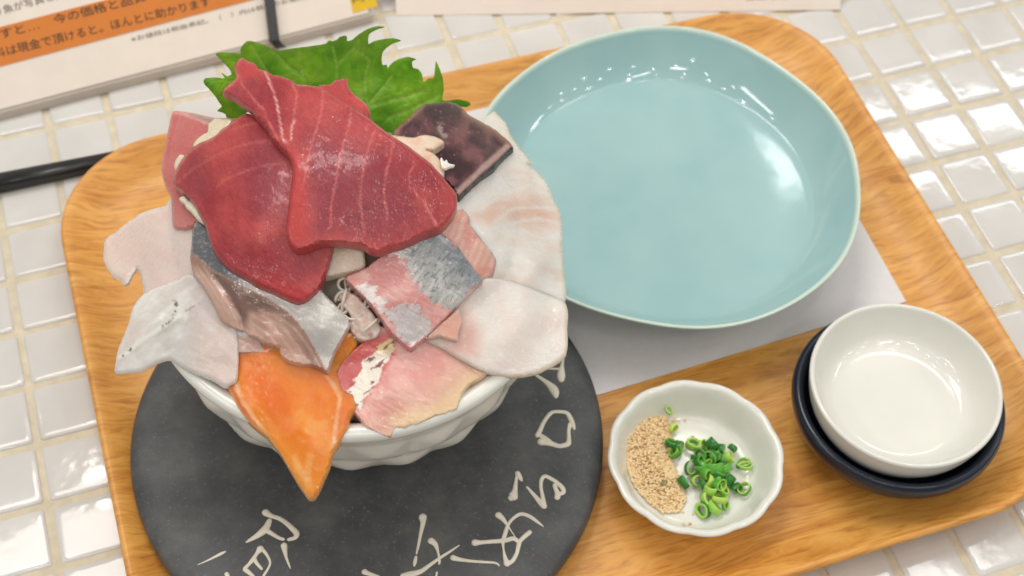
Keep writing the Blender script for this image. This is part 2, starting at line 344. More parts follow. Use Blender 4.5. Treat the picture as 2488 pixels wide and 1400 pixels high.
GLYPHS = [
 (ZO, [[(650, 10, 12), (645, 50, 14), (625, 140, 40), (615, 220, 75), (610, 290, 95), (612, 335, 75)], [(300, 208, 18), (370, 205, 20), (470, 195, 25), (575, 195, 30)], [(170, 205, 20), (235, 245, 30), (330, 310, 42), (430, 380, 65), (510, 460, 105), (535, 520, 90), (542, 555, 55)]]),
 (ZO, [[(560, 755, 45), (680, 770, 50), (735, 850, 60), (765, 930, 55), (785, 985, 25)], [(725, 920, 50), (710, 1010, 42), (712, 1100, 48), (700, 1175, 66), (620, 1203, 58), (560, 1200, 58), (450, 1165, 72), (345, 1150, 88)], [(300, 1065, 60), (335, 1000, 55), (380, 900, 48), (450, 800, 48), (500, 762, 45), (560, 755, 45)], [(330, 1060, 50), (400, 1110, 70), (470, 1160, 60)]]),
 (ZR, [[(1610, 120, 48), (1635, 165, 40), (1655, 195, 14)], [(1600, 150, 25), (1590, 230, 35), (1582, 290, 50), (1565, 340, 85), (1550, 355, 60)]]),
 (ZR, [[(1700, 250, 20), (1770, 330, 35), (1830, 400, 50), (1865, 435, 52)], [(1860, 420, 48), (1850, 340, 34), (1835, 260, 30), (1838, 185, 34), (1870, 148, 35), (1930, 170, 35), (1990, 210, 38), (2040, 260, 42), (2050, 300, 38), (2015, 318, 36)], [(1965, 235, 40), (1980, 280, 40), (1995, 320, 50), (1990, 350, 52)]]),
 (ZR, [[(1425, 520, 58), (1470, 560, 42), (1520, 630, 20), (1580, 720, 15), (1610, 765, 20)], [(1870, 640, 10), (1800, 585, 28), (1720, 530, 34), (1640, 510, 34), (1570, 550, 30), (1520, 610, 30), (1490, 700, 38), (1470, 770, 32), (1475, 850, 20), (1490, 930, 35), (1510, 985, 58)], [(1510, 985, 45), (1560, 960, 38), (1600, 890, 34), (1620, 810, 38), (1640, 760, 38), (1725, 685, 42)], [(1200, 785, 62), (1260, 782, 40), (1350, 775, 38), (1480, 765, 42), (1570, 745, 42), (1620, 780, 34)]]),
 (ZR, [[(700, 540, 70), (700, 600, 44), (680, 700, 30), (660, 800, 26), (640, 890, 18)], [(635, 920, 24), (625, 970, 33), (618, 1005, 20)], [(780, 768, 60), (820, 800, 44), (845, 870, 24), (860, 960, 24), (855, 990, 18)], [(1050, 810, 15), (960, 870, 24), (880, 920, 28), (780, 990, 33), (680, 1060, 43), (580, 1090, 58), (510, 1105, 50)], [(990, 930, 52), (1050, 945, 38), (1150, 960, 28), (1280, 970, 26), (1400, 980, 22), (1435, 1010, 14)], [(140, 1065, 52), (190, 1085, 38), (280, 1112, 25)], [(835, 1070, 20), (825, 1130, 20)]]),
 (ZL, [[(1215, 270, 95), (1300, 320, 62), (1400, 350, 58), (1500, 410, 62), (1600, 500, 68), (1660, 570, 76), (1640, 630, 58), (1550, 658, 48)], [(1270, 390, 68), (1240, 460, 85), (1200, 520, 100), (1100, 600, 76), (1000, 660, 48), (940, 695, 28)], [(1220, 520, 75), (1300, 570, 58), (1400, 630, 48), (1470, 655, 44)], [(1480, 745, 84), (1490, 800, 68), (1510, 900, 40), (1540, 990, 33), (1580, 1090, 18)]]),
 (ZL, [[(1140, 795, 95), (1090, 860, 50), (1030, 950, 58), (970, 1020, 44), (920, 1080, 58), (960, 1120, 58), (1040, 1185, 40)], [(1190, 820, 48), (1240, 890, 38), (1280, 980, 33), (1260, 1060, 33), (1190, 1175, 38)], [(1050, 930, 58), (1090, 1000, 48), (1160, 1080, 36)]]),
 (ZL, [[(640, 830, 24), (580, 860, 42), (480, 910, 36), (380, 960, 26), (240, 1020, 13)], [(655, 1155, 58), (675, 1200, 55)]]),
]
for Z, sts in GLYPHS:
    V = []; Fc = []
    for s in sts: stroke(s, Z, V, Fc)
    mesh('glyph', V, Fc, M_SLIP, slate)

# ================================================================== pale blue plate
PC = (-.1332, -.0764); PZ = .037; PR = .0812
prof = [(.045, TRAYZ + .0008), (.047, TRAYZ + .0007), (.049, TRAYZ + .0025), (.060, .0140), (.070, .0238), (.077, .0320), (.0803, .0356), (.0811, .0366), (.0813, .0372), (.0809, .0376), (.0801, .0374), (.0792, .0364)] + \
       [(.0640 + .0150 * u_, .0205 + .0155 * u_ ** 1.32) for u_ in np.linspace(.96, 0, 12)] + [(.060, .0203), (.050, .0202), (.035, .0200), (.015, .0199)]
wob = lambda t: 1 + .012 * math.sin(2 * t + .9) + .010 * math.sin(3 * t - .4) + .006 * math.sin(5 * t + 2)
def fitwob():
    pl = [(1190, 250), (1290, 165), (1450, 90), (1600, 62), (1750, 85), (1900, 165), (2000, 250), (2065, 340), (2090, 470), (2070, 590), (2000, 690), (1900, 755), (1780, 792), (1650, 797), (1520, 775), (1380, 730)]
    W = uns(np.array(pl, float), PZ); d = W[:, :2] - PC; th = np.arctan2(d[:, 1], d[:, 0]); r = np.hypot(*d.T) / PR
    o_ = np.argsort(th); return th[o_], r[o_]
_th, _rr = fitwob()
def plate_rad(t, r, z):
    a = math.atan2(math.sin(t), math.cos(t)); k = float(np.interp(a, _th, _rr, period=2 * np.pi)); ww = max(0, min(1, (r - .04) / .04))
    return r * (1 + (k - 1) * ww) + .0004 * math.sin(7 * t + r * 90) * ww
def soft_rad(t, r, z): return sum(plate_rad(t + d, r, z) for d in (-.14, 0, .14)) / 3
V, Fc = lathe_solid(smooth_profile(prof, 3), PC, 120, soft_rad)
_r2 = np.hypot(np.array(V)[:, 0] - PC[0], np.array(V)[:, 1] - PC[1]); _e = np.clip((np.array(V)[:, 2] - .0358) / .0016, 0, 1)
o = mesh('dinner_plate', V, Fc, M_PLATE, cols=np.stack([_e, _e, _e, np.ones(len(_e))], 1)); tag(o, 'empty pale blue glossy plate with a wavy rim on the paper sheet', 'plate')

# ================================================================== garnish dish, soy dishes
GC = (-.1706, -.2008); GR = .0326
prof = [(.016, TRAYZ + .0006), (.019, TRAYZ + .0002), (.0215, TRAYZ + .0015), (.0275, .0160), (.0312, .0222), (.0324, .0243), (.0328, .0253), (.0322, .0260), (.0308, .0260), (.0295, .0248), (.0277, .0210), (.0259, .0168), (.0245, .0142), (.0228, .0129), (.0205, .0123), (.012, .0120), (.005, .0119)]
def flute(t, r, z):
    k = max(0, min(1, (r - .018) / .012)); c = abs(math.cos(6 * (t + .2)))
    return r * (1 + k * .024 * (c ** .9 - .6))
V, Fc = lathe_solid(smooth_profile(prof, 3), GC, 144, flute)
o = mesh('garnish_dish', V, Fc, M_RIMDISH); tag(o, 'small white scalloped dish holding sesame seeds and chopped scallions', 'dish')

WC = (-.0882, -.2026)
prof = [(.020, TRAYZ + .0008), (.025, TRAYZ + .0002), (.031, .0095), (.0365, .0165), (.0398, .0225), (.0406, .0262), (.0403, .0288), (.0393, .0302), (.0380, .0303), (.0370, .0294), (.0355, .0265), (.033, .0205), (.029, .0155), (.023, .0135), (.012, .0132)]
V, Fc = lathe_solid(smooth_profile(prof, 3), (WC[0] + .0005, WC[1] + .0003), 96)
o = mesh('soy_dish', V, Fc, M_NAVY); tag(o, 'dark navy dish with a thick rounded rim beneath the cream dish', 'dish')
prof = [(.019, .0140), (.022, .0137), (.024, .0160), (.029, .0200), (.0335, .028), (.0353, .0345), (.0360, .0392), (.0361, .0403), (.0356, .0410), (.0348, .0410), (.0341, .0402), (.0330, .0372), (.0305, .0320), (.0280, .0288), (.0255, .0272), (.0238, .0266), (.021, .0263), (.012, .0261), (.005, .0260)]
V, Fc = lathe_solid(smooth_profile(prof, 3), WC, 96)
o = mesh('sauce_dish', V, Fc, M_DISH); tag(o, 'plain cream white sauce dish, empty, stacked in the navy dish', 'dish')

# ================================================================== black stick at the left
P0 = un(-60, 455, .004); P1 = un(215, 398, .004)
d = (P1 - P0); d /= np.linalg.norm(d); nn = np.array([-d[1], d[0], 0])
V = []; Fc = []
P1 = np.array([-.3500, P0[1] + (P1[1] - P0[1]) * (-.35 - P0[0]) / (P1[0] - P0[0]), .004])
for (P, hw, hz) in [(P0, .0042, .0033), (P1, .0033, .0029)]:
    for k in range(16):
        a = 2 * math.pi * (k + .5) / 16; c_, s_ = math.cos(a), math.sin(a)
        q = (abs(c_) ** 6 + abs(s_) ** 6) ** (-1 / 6)
        V.append(tuple(P + nn * hw * c_ * q + np.array([0, 0, hz - .0037 + hz * s_ * q])))
for k in range(16): Fc.append((k, (k + 1) % 16, 16 + (k + 1) % 16, 16 + k))
Fc += [tuple(range(16)), tuple(range(31, 15, -1))]
o = mesh('chopstick', V, Fc, M_BLACKBAR); tag(o, 'black square-edged stick on the tiles beside the tray corner', 'chopstick')

# ================================================================== menu stands
def board_frame(pa, pb, z, lean):
    A = un(*pa, z); B = un(*pb, z); u = B - A; L = np.linalg.norm(u); u /= L
    nh = np.array([-u[1], u[0], 0]);  # pointing to the back
    v_ = nh * math.sin(lean) + np.array([0, 0, 1]) * math.cos(lean); nrm = np.cross(u, v_)
    return A, u, v_, nrm, L
def on_board(fr, P):
    A, u, v_, nrm, L = fr; d = rays(P); t = ((A - CAM) @ nrm) / (d @ nrm); W = CAM + d * t[:, None]
    return np.stack([(W - A) @ u, (W - A) @ v_], 1)
def slab(name, fr, uv, n0, n1, mat, parent=None, origin=None):
    A, u, v_, nrm, L = fr; k = len(uv)
    V = [A + u * a + v_ * c + nrm * n1 for a, c in uv] + [A + u * a + v_ * c + nrm * n0 for a, c in uv]
    Fc = [tuple(range(k)), tuple(range(2 * k - 1, k - 1, -1))] + [(i, i + k, (i + 1) % k + k, (i + 1) % k) for i in range(k)]
    return mesh(name, V, Fc, mat, parent, smooth=False, origin=origin)
def text(name, body, fr, p0, p1, hpx, mat, parent, n_off):
    """flat printed line: baseline from picture point p0 to p1 on the board, letter height in px"""
    q = on_board(fr, np.array([p0, p1, (p0[0], p0[1] - hpx)], float))
    A, u, v_, nrm, L = fr
    cu = bpy.data.curves.new(name, 'FONT'); cu.body = body; cu.size = 1; cu.resolution_u = 2
    to = bpy.data.objects.new(name, cu); COL.objects.link(to)
    dg = bpy.context.evaluated_depsgraph_get(); me = bpy.data.meshes.new_from_object(to.evaluated_get(dg))
    bpy.data.objects.remove(to)
    vs = np.array([v.co[:] for v in me.vertices]); 
    if len(vs) == 0: return
    x0, x1 = vs[:, 0].min(), vs[:, 0].max(); y0, y1 = vs[:, 1].min(), vs[:, 1].max()
    du = q[1] - q[0]; ln = np.linalg.norm(du); du /= ln; dv = np.array([-du[1], du[0]]); hh = np.linalg.norm(q[2] - q[0])
    sx = ln / (x1 - x0); sy = hh / .85
    uv = q[0] + np.outer((vs[:, 0] - x0) * sx, du) + np.outer(vs[:, 1] * sy, dv)
    W = A + np.outer(uv[:, 0], u) + np.outer(uv[:, 1], v_) + nrm * n_off
    bpy.data.meshes.remove(me) if False else None
    o = mesh(name, W, [tuple(p.vertices) for p in me.polygons], mat, parent, smooth=False)
    return o
LEAN = math.radians(47)
FR = board_frame((0, 266), (868, 38), .0065, LEAN)
A, u, v_, nrm, L = FR
stand = empty('menu_stand', tuple(A + u * L * .4 - np.array([0, 0, .0065]))); tag(stand, 'white menu stand with an orange printed band and a black strip, behind the bowl', 'menu stand')
slab('menu_sheet', FR, [(-.06, 0), (L + .006, 0), (L + .006, .14), (-.06, .14)], -.0022, 0, M_BOARD, stand)
# plinth the sheet stands in
Bf = un(0, 293, .0005); Cf = un(884, 51, .0005); dfw = (Bf - A); fw = np.array([u[1], -u[0], 0])
dep = dfw @ fw
V = []
for a in (-.06, L + .007):
    for (c, z) in [(dep, .0002), (dep, .0050), (dep - .001, .0058), (-.0005, .0062), (-.012, .0062), (-.012, .0002)]:
        p = A + u * a + fw * c; V.append((p[0], p[1], z))
mesh('plinth', V, [(i, (i + 1) % 6, 6 + (i + 1) % 6, 6 + i) for i in range(6)] + [tuple(range(6)), tuple(range(11, 5, -1))], M_LEDGE, stand, smooth=False)
q = on_board(FR, np.array([(-80, 183), (620, -2), (640, -7), (0, 62), (-80, 82), (240, 0)], float))
dirb = q[1] - q[0]; dirb /= np.linalg.norm(dirb); lo0 = q[0]; lo1 = q[0] + dirb * .26
hi = on_board(FR, np.array([(0, 66)], float))[0]; nb_ = np.array([-dirb[1], dirb[0]]); hb = (hi - lo0) @ nb_
slab('orange_band', FR, [tuple(lo0), tuple(lo1), tuple(lo1 + nb_ * hb), tuple(lo0 + nb_ * hb)], .0001, .0003, M_ORANGE, stand)
text('printed_line', 'すと…　今の価格と品質を維持', FR, (4, 93), (450, -25), 22, M_INK, stand, .0005)
text('printed_line', '料は現金で頂けると。ほんとに助かります', FR, (-12, 141), (512, 12), 22, M_INK, stand, .0005)
text('printed_line', 'り魚が写真と異なる', FR, (-10, 38), (205, -22), 19, M_GREYINK, stand, .0003)
text('printed_line', '※お値段は税抜表記。（　）内は税込のお値段になります', FR, (320, 101), (840, -28), 11, M_GREYINK, stand, .0003)
qy = on_board(FR, np.array([(858, 32), (918, 15), (908, -22), (850, -5)], float))
slab('yellow_label', FR, [tuple(p) for p in qy], .0001, .0003, M_YELLOW, stand)
text('printed_line', '円', FR, (858, 8), (884, 2), 12, M_INK, stand, .0005)
qs = on_board(FR, np.array([(665, 100), (648, -40)], float)); sv = qs[1] - qs[0]; hwid = .0026
V = []
sa = A + u * qs[0][0] + v_ * qs[0][1]; sb = A + u * qs[1][0] + v_ * qs[1][1]; svd = (sb - sa) / np.linalg.norm(sb - sa)
foot = un(682, 118, .0068); sd_ = np.cross(svd, nrm)
sb = sa + svd * .125
pts3 = [foot + np.array([0, 0, .0002]), sa + nrm * .0012, sb + nrm * .0012]
for p in pts3:
    for (s1, s2) in [(-1, 0), (1, 0), (1, 1), (-1, 1)]: V.append(tuple(p + sd_ * hwid * s1 * .9 + nrm * .002 * s2))
Fc = []
for k in range(2):
    for s in range(4): Fc.append((k * 4 + s, k * 4 + (s + 1) % 4, (k + 1) * 4 + (s + 1) % 4, (k + 1) * 4 + s))
Fc += [(0, 1, 2, 3), (11, 10, 9, 8)]
mesh('black_strip', V, Fc, M_BLACKBAR, stand, smooth=False)

FR2 = board_frame((963, 38), (2042, 24), .0004, math.radians(45))
A, u, v_, nrm, L = FR2
sign = empty('table_sign', tuple(A + u * L * .5)); tag(sign, 'plain white leaning table sign behind the blue plate, only its lower edge in view', 'sign')
slab('sign_panel', FR2, [(0, 0), (L, 0), (L + .003, .13), (-.003, .13)], -.003, 0, M_BOARD, sign)
text('printed_line', 'ございます', FR2, (1300, -5), (1500, -8), 26, M_GREYINK, sign, .0003)
text('printed_line', '営業時間', FR2, (1812, -1), (1910, -3), 14, M_GREYINK, sign, .0003)

# ================================================================== bowl
BC = (-.277, -.121); BZ = .088
prof = [(.0, SZ + .0004), (.030, SZ + .0003), (.034, SZ + .0003), (.0365, SZ + .0022), (.0372, SZ + .006), (.0460, SZ + .0085), (.0575, .0400), (.0630, .0500), (.0668, .0620), (.0690, .0740), (.0698, .0805), (.0716, .0828), (.0727, .0855), (.0727, .0872), (.0721, .0883), (.0710, .0890), (.0695, .0892), (.0680, .0888), (.0668, .0880), (.0660, .0866), (.0650, .078), (.062, .062), (.052, .045), (.035, .036), (.012, .0335)]
def facet(t, r, z):
    if z > .0815 or r < .040 or z < SZ + .008: return r
    k = min(1, (.0815 - z) / .008) * min(1, (z - SZ - .008) / .006)
    row = (z - .026) / .0165; ri = math.floor(row); n_ = 20
    ph = t * n_ / (2 * math.pi) + (.5 if ri % 2 else 0); fx = abs((ph % 1) - .5) * 2; fz = abs((row % 1) - .5) * 2
    return r * (1 + k * (.036 * (1 - max(fx, fz) ** 1.2) - .016 + .006 * math.sin(5 * t + 40 * z)))
sp = []
pp = prof[1:]
for p, q in zip(pp[:-1], pp[1:]):
    m_ = max(1, int(math.hypot(q[0] - p[0], q[1] - p[1]) / .0016))
    for s in range(m_): sp.append((p[0] + (q[0] - p[0]) * s / m_, p[1] + (q[1] - p[1]) * s / m_))
sp.append(pp[-1])
V, Fc = lathe_solid(sp, BC, 208, facet)
o = mesh('porcelain_bowl', V, Fc, M_BOWL); tag(o, 'white porcelain bowl with a faceted outside, heaped with sashimi', 'bowl')

# ================================================================== the pile of sashimi
PK = (-.277, -.113)
def dome(x, y):
    dx = x - PK[0]; dy = y - PK[1]; dy = np.where(dy > 0, dy * .62, dy); r = np.hypot(dx, dy)
    return np.where(r < .06, .1255 - 7.9 * r * r, .1255 - 7.9 * .0036 - .62 * (r - .06))
ZS = np.linspace(.215, .03, 240)
def hit(P, off, ymax=None):
    d = rays(P); t = (ZS[None, :] - CAM[2]) / d[:, 2:3]
    X = CAM[0] + d[:, 0:1] * t; Y = CAM[1] + d[:, 1:2] * t
    f = ZS[None, :] - dome(X, Y) - np.asarray(off).reshape(-1, 1)
    if ymax is not None: f = np.minimum(f, (ymax - Y) * 1.0)
    i = np.argmax(f <= 0, axis=1); i = np.clip(i, 1, len(ZS) - 1); k = np.arange(len(d))
    f0 = f[k, i - 1]; f1 = f[k, i]; a = f0 / (f0 - f1 + 1e-12); z = ZS[i - 1] + (ZS[i] - ZS[i - 1]) * np.clip(a, 0, 1)
    return CAM + d * ((z - CAM[2]) / d[:, 2])[:, None], d / np.linalg.norm(d, axis=1)[:, None]

def vn(x, y, seed=0):
    xi = np.floor(x); yi = np.floor(y); fx = x - xi; fy = y - yi
    h = lambda a, b_: np.modf(np.abs(np.sin(a * 127.1 + b_ * 311.7 + seed * 74.7) * 43758.5453))[0]
    ux = fx * fx * (3 - 2 * fx); uy = fy * fy * (3 - 2 * fy)
    return (h(xi, yi) * (1 - ux) + h(xi + 1, yi) * ux) * (1 - uy) + (h(xi, yi + 1) * (1 - ux) + h(xi + 1, yi + 1) * ux) * uy
def fbm(P, s, seed=0, o_=4, ax=1.0, ang=0.0):
    c_, s_ = math.cos(ang), math.sin(ang); x = (P[:, 0] * c_ + P[:, 1] * s_) / s; y = (-P[:, 0] * s_ + P[:, 1] * c_) / (s * ax); v = 0; a = .5
    for k in range(o_): v = v + a * vn(x * 2 ** k + 17.3 * k, y * 2 ** k + 5.1 * k, seed + k); a *= .5
    return v / (1 - .5 ** o_)
def sstep(a, b_, x): t = np.clip((x - a) / (b_ - a), 0, 1); return t * t * (3 - 2 * t)
def dseg(P, poly, closed=False):
    """distance to polyline, with the parameter along it and the signed side"""
    Q = np.asarray(poly, float); 
    if closed: Q = np.vstack([Q, Q[:1]])
    best = np.full(len(P), 1e9); par = np.zeros(len(P)); side = np.zeros(len(P)); n_ = len(Q) - 1
    for i in range(n_):
        a = Q[i]; b_ = Q[i + 1]; ab = b_ - a; L2 = ab @ ab + 1e-9; t = np.clip(((P - a) @ ab) / L2, 0, 1)
        dd = P - (a + t[:, None] * ab); ds = np.hypot(dd[:, 0], dd[:, 1]); m_ = ds < best
        best = np.where(m_, ds, best); par = np.where(m_, (i + t) / n_, par)
        cr = ab[0] * (P[:, 1] - a[1]) - ab[1] * (P[:, 0] - a[0]); side = np.where(m_, np.sign(cr), side)
    return best, par, side
def inside(P, poly):
    Q = np.asarray(poly, float); x, y = P[:, 0], P[:, 1]; r = np.zeros(len(P), bool); j = len(Q) - 1
    for i in range(len(Q)):
        c_ = ((Q[i, 1] > y) != (Q[j, 1] > y)) & (x < (Q[j, 0] - Q[i, 0]) * (y - Q[i, 1]) / (Q[j, 1] - Q[i, 1] + 1e-12) + Q[i, 0]); r ^= c_; j = i
    return r
def poly_mask(P, poly, soft):
    """1 inside, 0 outside, soft edge in px (negative soft side outside)"""
    d, _, _ = dseg(P, poly, True); s = np.where(inside(P, poly), d, -d); return sstep(-soft, soft, s), s
def zpts(Z, pts): return [(Z[0] + a / Z[2], Z[1] + b_ / Z[2]) for a, b_ in pts]
def mixc(c, col, m_): return c + (np.asarray(col, float)[None, :] - c) * m_[:, None]
def flat(P, col): return np.tile(np.asarray(col, float), (len(P), 1))
def lines(P, c, polys, col, w, soft=1.0, k=1.0):
    for pl in polys:
        d, t, _ = dseg(P, pl); ww = w * (.55 + .7 * vn(t * 9, t * 0 + len(pl)))
        c = mixc(c, col, k * (1 - sstep(ww * .5, ww * .5 + soft + 1.2, d)) * (.55 + .45 * vn(t * 14 + 3, t * 0 + 2)))
    return c

def catmull(poly, step, rag, seed):
    Q = np.asarray(poly, float); n_ = len(Q); out = []
    for i in range(n_):
        p0, p1, p2, p3 = Q[i - 1], Q[i], Q[(i + 1) % n_], Q[(i + 2) % n_]
        L_ = np.hypot(*(p2 - p1)); m_ = max(1, int(round(L_ / step))); ten = .35
        m1 = (p2 - p0) * ten; m2 = (p3 - p1) * ten
        # limit tangents so short sides keep their corners
        for mm_ in (m1, m2):
            k = np.hypot(*mm_);
            if k > L_: mm_ *= L_ / k
        for s in range(m_):
            t = s / m_; t2 = t * t; t3 = t2 * t
            out.append((2 * t3 - 3 * t2 + 1) * p1 + (t3 - 2 * t2 + t) * m1 + (-2 * t3 + 3 * t2) * p2 + (t3 - t2) * m2)
    B = np.array(out)
    if rag:
        B = B + np.stack([fbm(B, 14, seed) - .5, fbm(B, 14, seed + 9) - .5], 1) * rag * 2
    return B

def slice_obj(name, label, cat, outline, off, thick, colfn, mat, step=6.0, rnd=12, rag=1.2, wave=.0008, seed=1, ymax=None, group=None, relief=None, surf=None, wsc=110, relam=.00045, fine=.00022, wang=.5):
    B = catmull(outline, step, rag, seed); nb = len(B)
    x0, y0 = B.min(0); x1, y1 = B.max(0)
    gx, gy = np.meshgrid(np.arange(x0, x1, step), np.arange(y0, y1, step * .866)); gx = gx + (np.arange(gx.shape[0]) % 2)[:, None] * step * .5
    G = np.stack([gx.ravel(), gy.ravel()], 1); G = G + RNG.normal(0, step * .08, G.shape)
    G = G[inside(G, B)]; d, _, _ = dseg(G, B, True); G = G[d > step * .55]
    P = np.vstack([B, G])
    res = delaunay_2d_cdt([Vector(p) for p in P], [(i, (i + 1) % nb) for i in range(nb)], [], 0, 1e-4)
    P = np.array([v[:] for v in res[0]]); tris = np.array(res[2]); cen = P[tris].mean(1); tris = tris[inside(cen, B)]
    d, _, _ = dseg(P, B, True)
    if isinstance(off, (int, float)): of = np.full(len(P), off, float)
    else:  # control points (x, y, mm) inverse-distance blended
        C_ = np.asarray(off, float); D = np.hypot(P[:, None, 0] - C_[None, :, 0], P[:, None, 1] - C_[None, :, 1]) + 12; W_ = D ** -2.2; of = (W_ * C_[None, :, 2]).sum(1) / W_.sum(1)
    of = of * .001 + wave * 2 * (fbm(P, wsc, seed + 3, 3) - .5)
    X, dr = (surf or hit)(P, of, ymax)
    rr = np.clip(1 - d / (rnd * .45), 0, 1); push = thick * .28 * (1 - np.sqrt(np.clip(1 - rr ** 2, 0, 1)))
    push = push - (fbm(P, 55, seed + 6, 1) - .5) * relam * sstep(0, 14, d)
    push = push - (fbm(P, 20, seed + 8, 2, .3, wang) - .5) * fine * sstep(0, 10, d)
    if relief is not None: push = push - relief(P)
    top = X + dr * push[:, None]
    dn = dr * .5 + np.array([0, 0, -.5]); bot = X + dn * thick + dr * (thick * .12 + .0)
    n_ = len(P); Fc = [tuple(t) for t in tris] + [tuple(t[::-1] + n_) for t in tris]
    # boundary edges
    ec = {}
    for t in tris:
        for a, b_ in ((t[0], t[1]), (t[1], t[2]), (t[2], t[0])):
            k = (min(a, b_), max(a, b_)); ec[k] = None if k in ec else (a, b_)
    for e in ec.values():
        if e: Fc.append((e[1], e[0], e[0] + n_, e[1] + n_))
    c = colfn(P, d)
    if c.shape[1] == 3: c = np.hstack([c, np.zeros((len(c), 1))])
    cl = np.hstack([lin(np.clip(c[:, :3], 0, 255)), c[:, 3:4]]); cl = np.vstack([cl, cl])
    V = np.vstack([top, bot]); o = mesh(name, V, Fc, mat, cols=cl, origin=[*V[:, :2].mean(0), V[:, 2].min()], sharp=.85)
    tag(o, label, cat, group); return o

Z1 = (380, 40, 2.3337); Z2 = (220, 440, 2.6924); Z3 = (740, 520, 2.5); Z4 = (380, 800, 3.11); ZB = (950, 200, 2.8); ZF = (480, 40, 3.6588)

# ---- filling under the slices
def mound():
    V = []; Fc = []; nr, na = 26, 72; R = .0648
    for i in range(nr):
        r = R * (i + .5) / nr
        for k in range(na):
            a = 2 * math.pi * k / na; x = BC[0] + r * math.cos(a); y = BC[1] + r * math.sin(a)
            z = float(dome(np.array(x), np.array(y))) - .0085 - .003 * max(0, (r - .05) / .0155) ** 2 - .42 * max(0, y - PK[1] - .006) + .0016 * (float(fbm(np.array([[x * 9000, y * 9000]]), 14, 5)[0]) - .5)
            V.append((x, y, z))
    for i in range(nr - 1):
        for k in range(na): Fc.append((i * na + k, i * na + (k + 1) % na, (i + 1) * na + (k + 1) % na, (i + 1) * na + k))
    Fc.append(tuple(range(na)))
    b0 = len(V)
    for k in range(na):
        a = 2 * math.pi * k / na; V.append((BC[0] + .05 * math.cos(a), BC[1] + .05 * math.sin(a), .052))
    for k in range(na): Fc.append(((nr - 1) * na + k, (nr - 1) * na + (k + 1) % na, b0 + (k + 1) % na, b0 + k))
    Fc.append(tuple(range(b0 + na - 1, b0 - 1, -1)))
    cols = np.tile([*lin((205, 195, 180)), 0], (len(V), 1)); return V, Fc, cols
V, Fc, cols = mound()
o = mesh('rice_mound', V, Fc, M_RADISH, cols=cols); tag(o, 'pale rice heaped in the bowl beneath the fish slices', 'rice')

# ---- silver fish bit beside the salmon (lowest layer)
def c_m(P, d):
    c = flat(P, (205, 168, 155)); c = mixc(c, (172, 140, 128), .7 * fbm(P, 40, 2)); e, t, _ = dseg(P, zpts(Z2, [(820, 880), (880, 945), (960, 985), (1010, 1000)]))
    k = (1 - sstep(4, 13, e)); c = mixc(c, (200, 200, 205), k * .9); c = mixc(c, (70, 75, 85), k * sstep(.58, .72, fbm(P, 9, 8)))
    return np.hstack([c, (k * .5)[:, None]])
slice_obj('fish_slice', 'small beige fish slice with a speckled skin edge, just above the salmon', 'fish slice', zpts(Z2, [(800, 830), (900, 900), (1020, 960), (1130, 1030), (1230, 1090), (1150, 1130), (950, 1130), (855, 1150), (838, 1080), (830, 980)]), 4.2, .003, c_m, M_SILVER, 4, 8, seed=2)

# ---- salmon
def c_k(P, d):
    c = flat(P, (240, 120, 10)); c = mixc(c, (246, 138, 26), sstep(.3, .8, fbm(P, 90, 3, 2, .5, .9)))
    ty = sstep(955, 1130, P[:, 1]); c = mixc(c, (245, 165, 72), ty * .55)
    top, _ = poly_mask(P, zpts(Z4, [(440, 60), (480, 300), (590, 290), (640, 220), (760, 160), (900, 150), (1000, 60)]), 14); c = mixc(c, (226, 122, 92), top * .85)
    lf, _ = poly_mask(P, zpts(Z4, [(480, 150), (520, 420), (640, 640), (850, 830), (620, 500), (585, 330), (590, 280)]), 5); c = mixc(c, (228, 110, 62), lf * .8)
    rt, _ = poly_mask(P, zpts(Z4, [(1280, 330), (1390, 500), (1360, 620), (1340, 920), (1560, 700), (1480, 420)]), 6); c = mixc(c, (238, 130, 70), rt * .6)
    c = lines(P, c, [zpts(Z4, [(590, 280), (588, 360), (620, 480), (720, 650), (840, 800)]), zpts(Z4, [(1280, 350), (1350, 440), (1388, 520), (1368, 640), (1345, 800), (1340, 920)])], (252, 200, 160), 5, 3, .95)
    c = lines(P, c, [zpts(Z4, [(1045, 960), (1075, 1060), (1120, 1140)]), zpts(Z4, [(1160, 950), (1140, 1100), (1150, 1200)])], (252, 196, 140), 9, 7, .6)
    ti, _ = poly_mask(P, zpts(Z4, [(1000, 560), (1300, 600), (1290, 760), (1180, 950), (1040, 900), (980, 760)]), 16); c = mixc(c, (250, 176, 100), ti * sstep(.45, .65, fbm(P, 26, 6)) * .6)
    c = mixc(c, (248, 178, 110), (1 - sstep(0, 9, d)) * .7)
    return c
K = zpts(Z4, [(462, 110), (500, 175), (495, 200), (502, 300), (515, 380), (540, 440), (590, 540), (650, 640), (730, 730), (830, 805), (880, 865), (940, 945), (1000, 1045), (1070, 1165), (1110, 1220), (1150, 1272), (1195, 1268), (1232, 1210), (1280, 1105), (1312, 1030), (1338, 925), (1385, 860), (1420, 800), (1452, 740), (1462, 680), (1480, 645), (1520, 600), (1480, 420), (1400, 300), (1480, 200), (1520, 100), (1480, 20), (1380, 20), (1200, 60), (900, 60), (700, 90)])
slice_obj('salmon_slice', 'bright orange pointed salmon slice hanging over the front of the bowl', 'salmon', K, [(560, 900, 3), (700, 950, 5), (820, 900, 4), (750, 1050, 6.5), (755, 1195, 4), (850, 960, 4), (600, 1000, 4.5), (840, 1000, 5), (640, 1040, 5), (830, 1060, 5)], .005, c_k, M_SALMON, 6, 18, .8, seed=3)

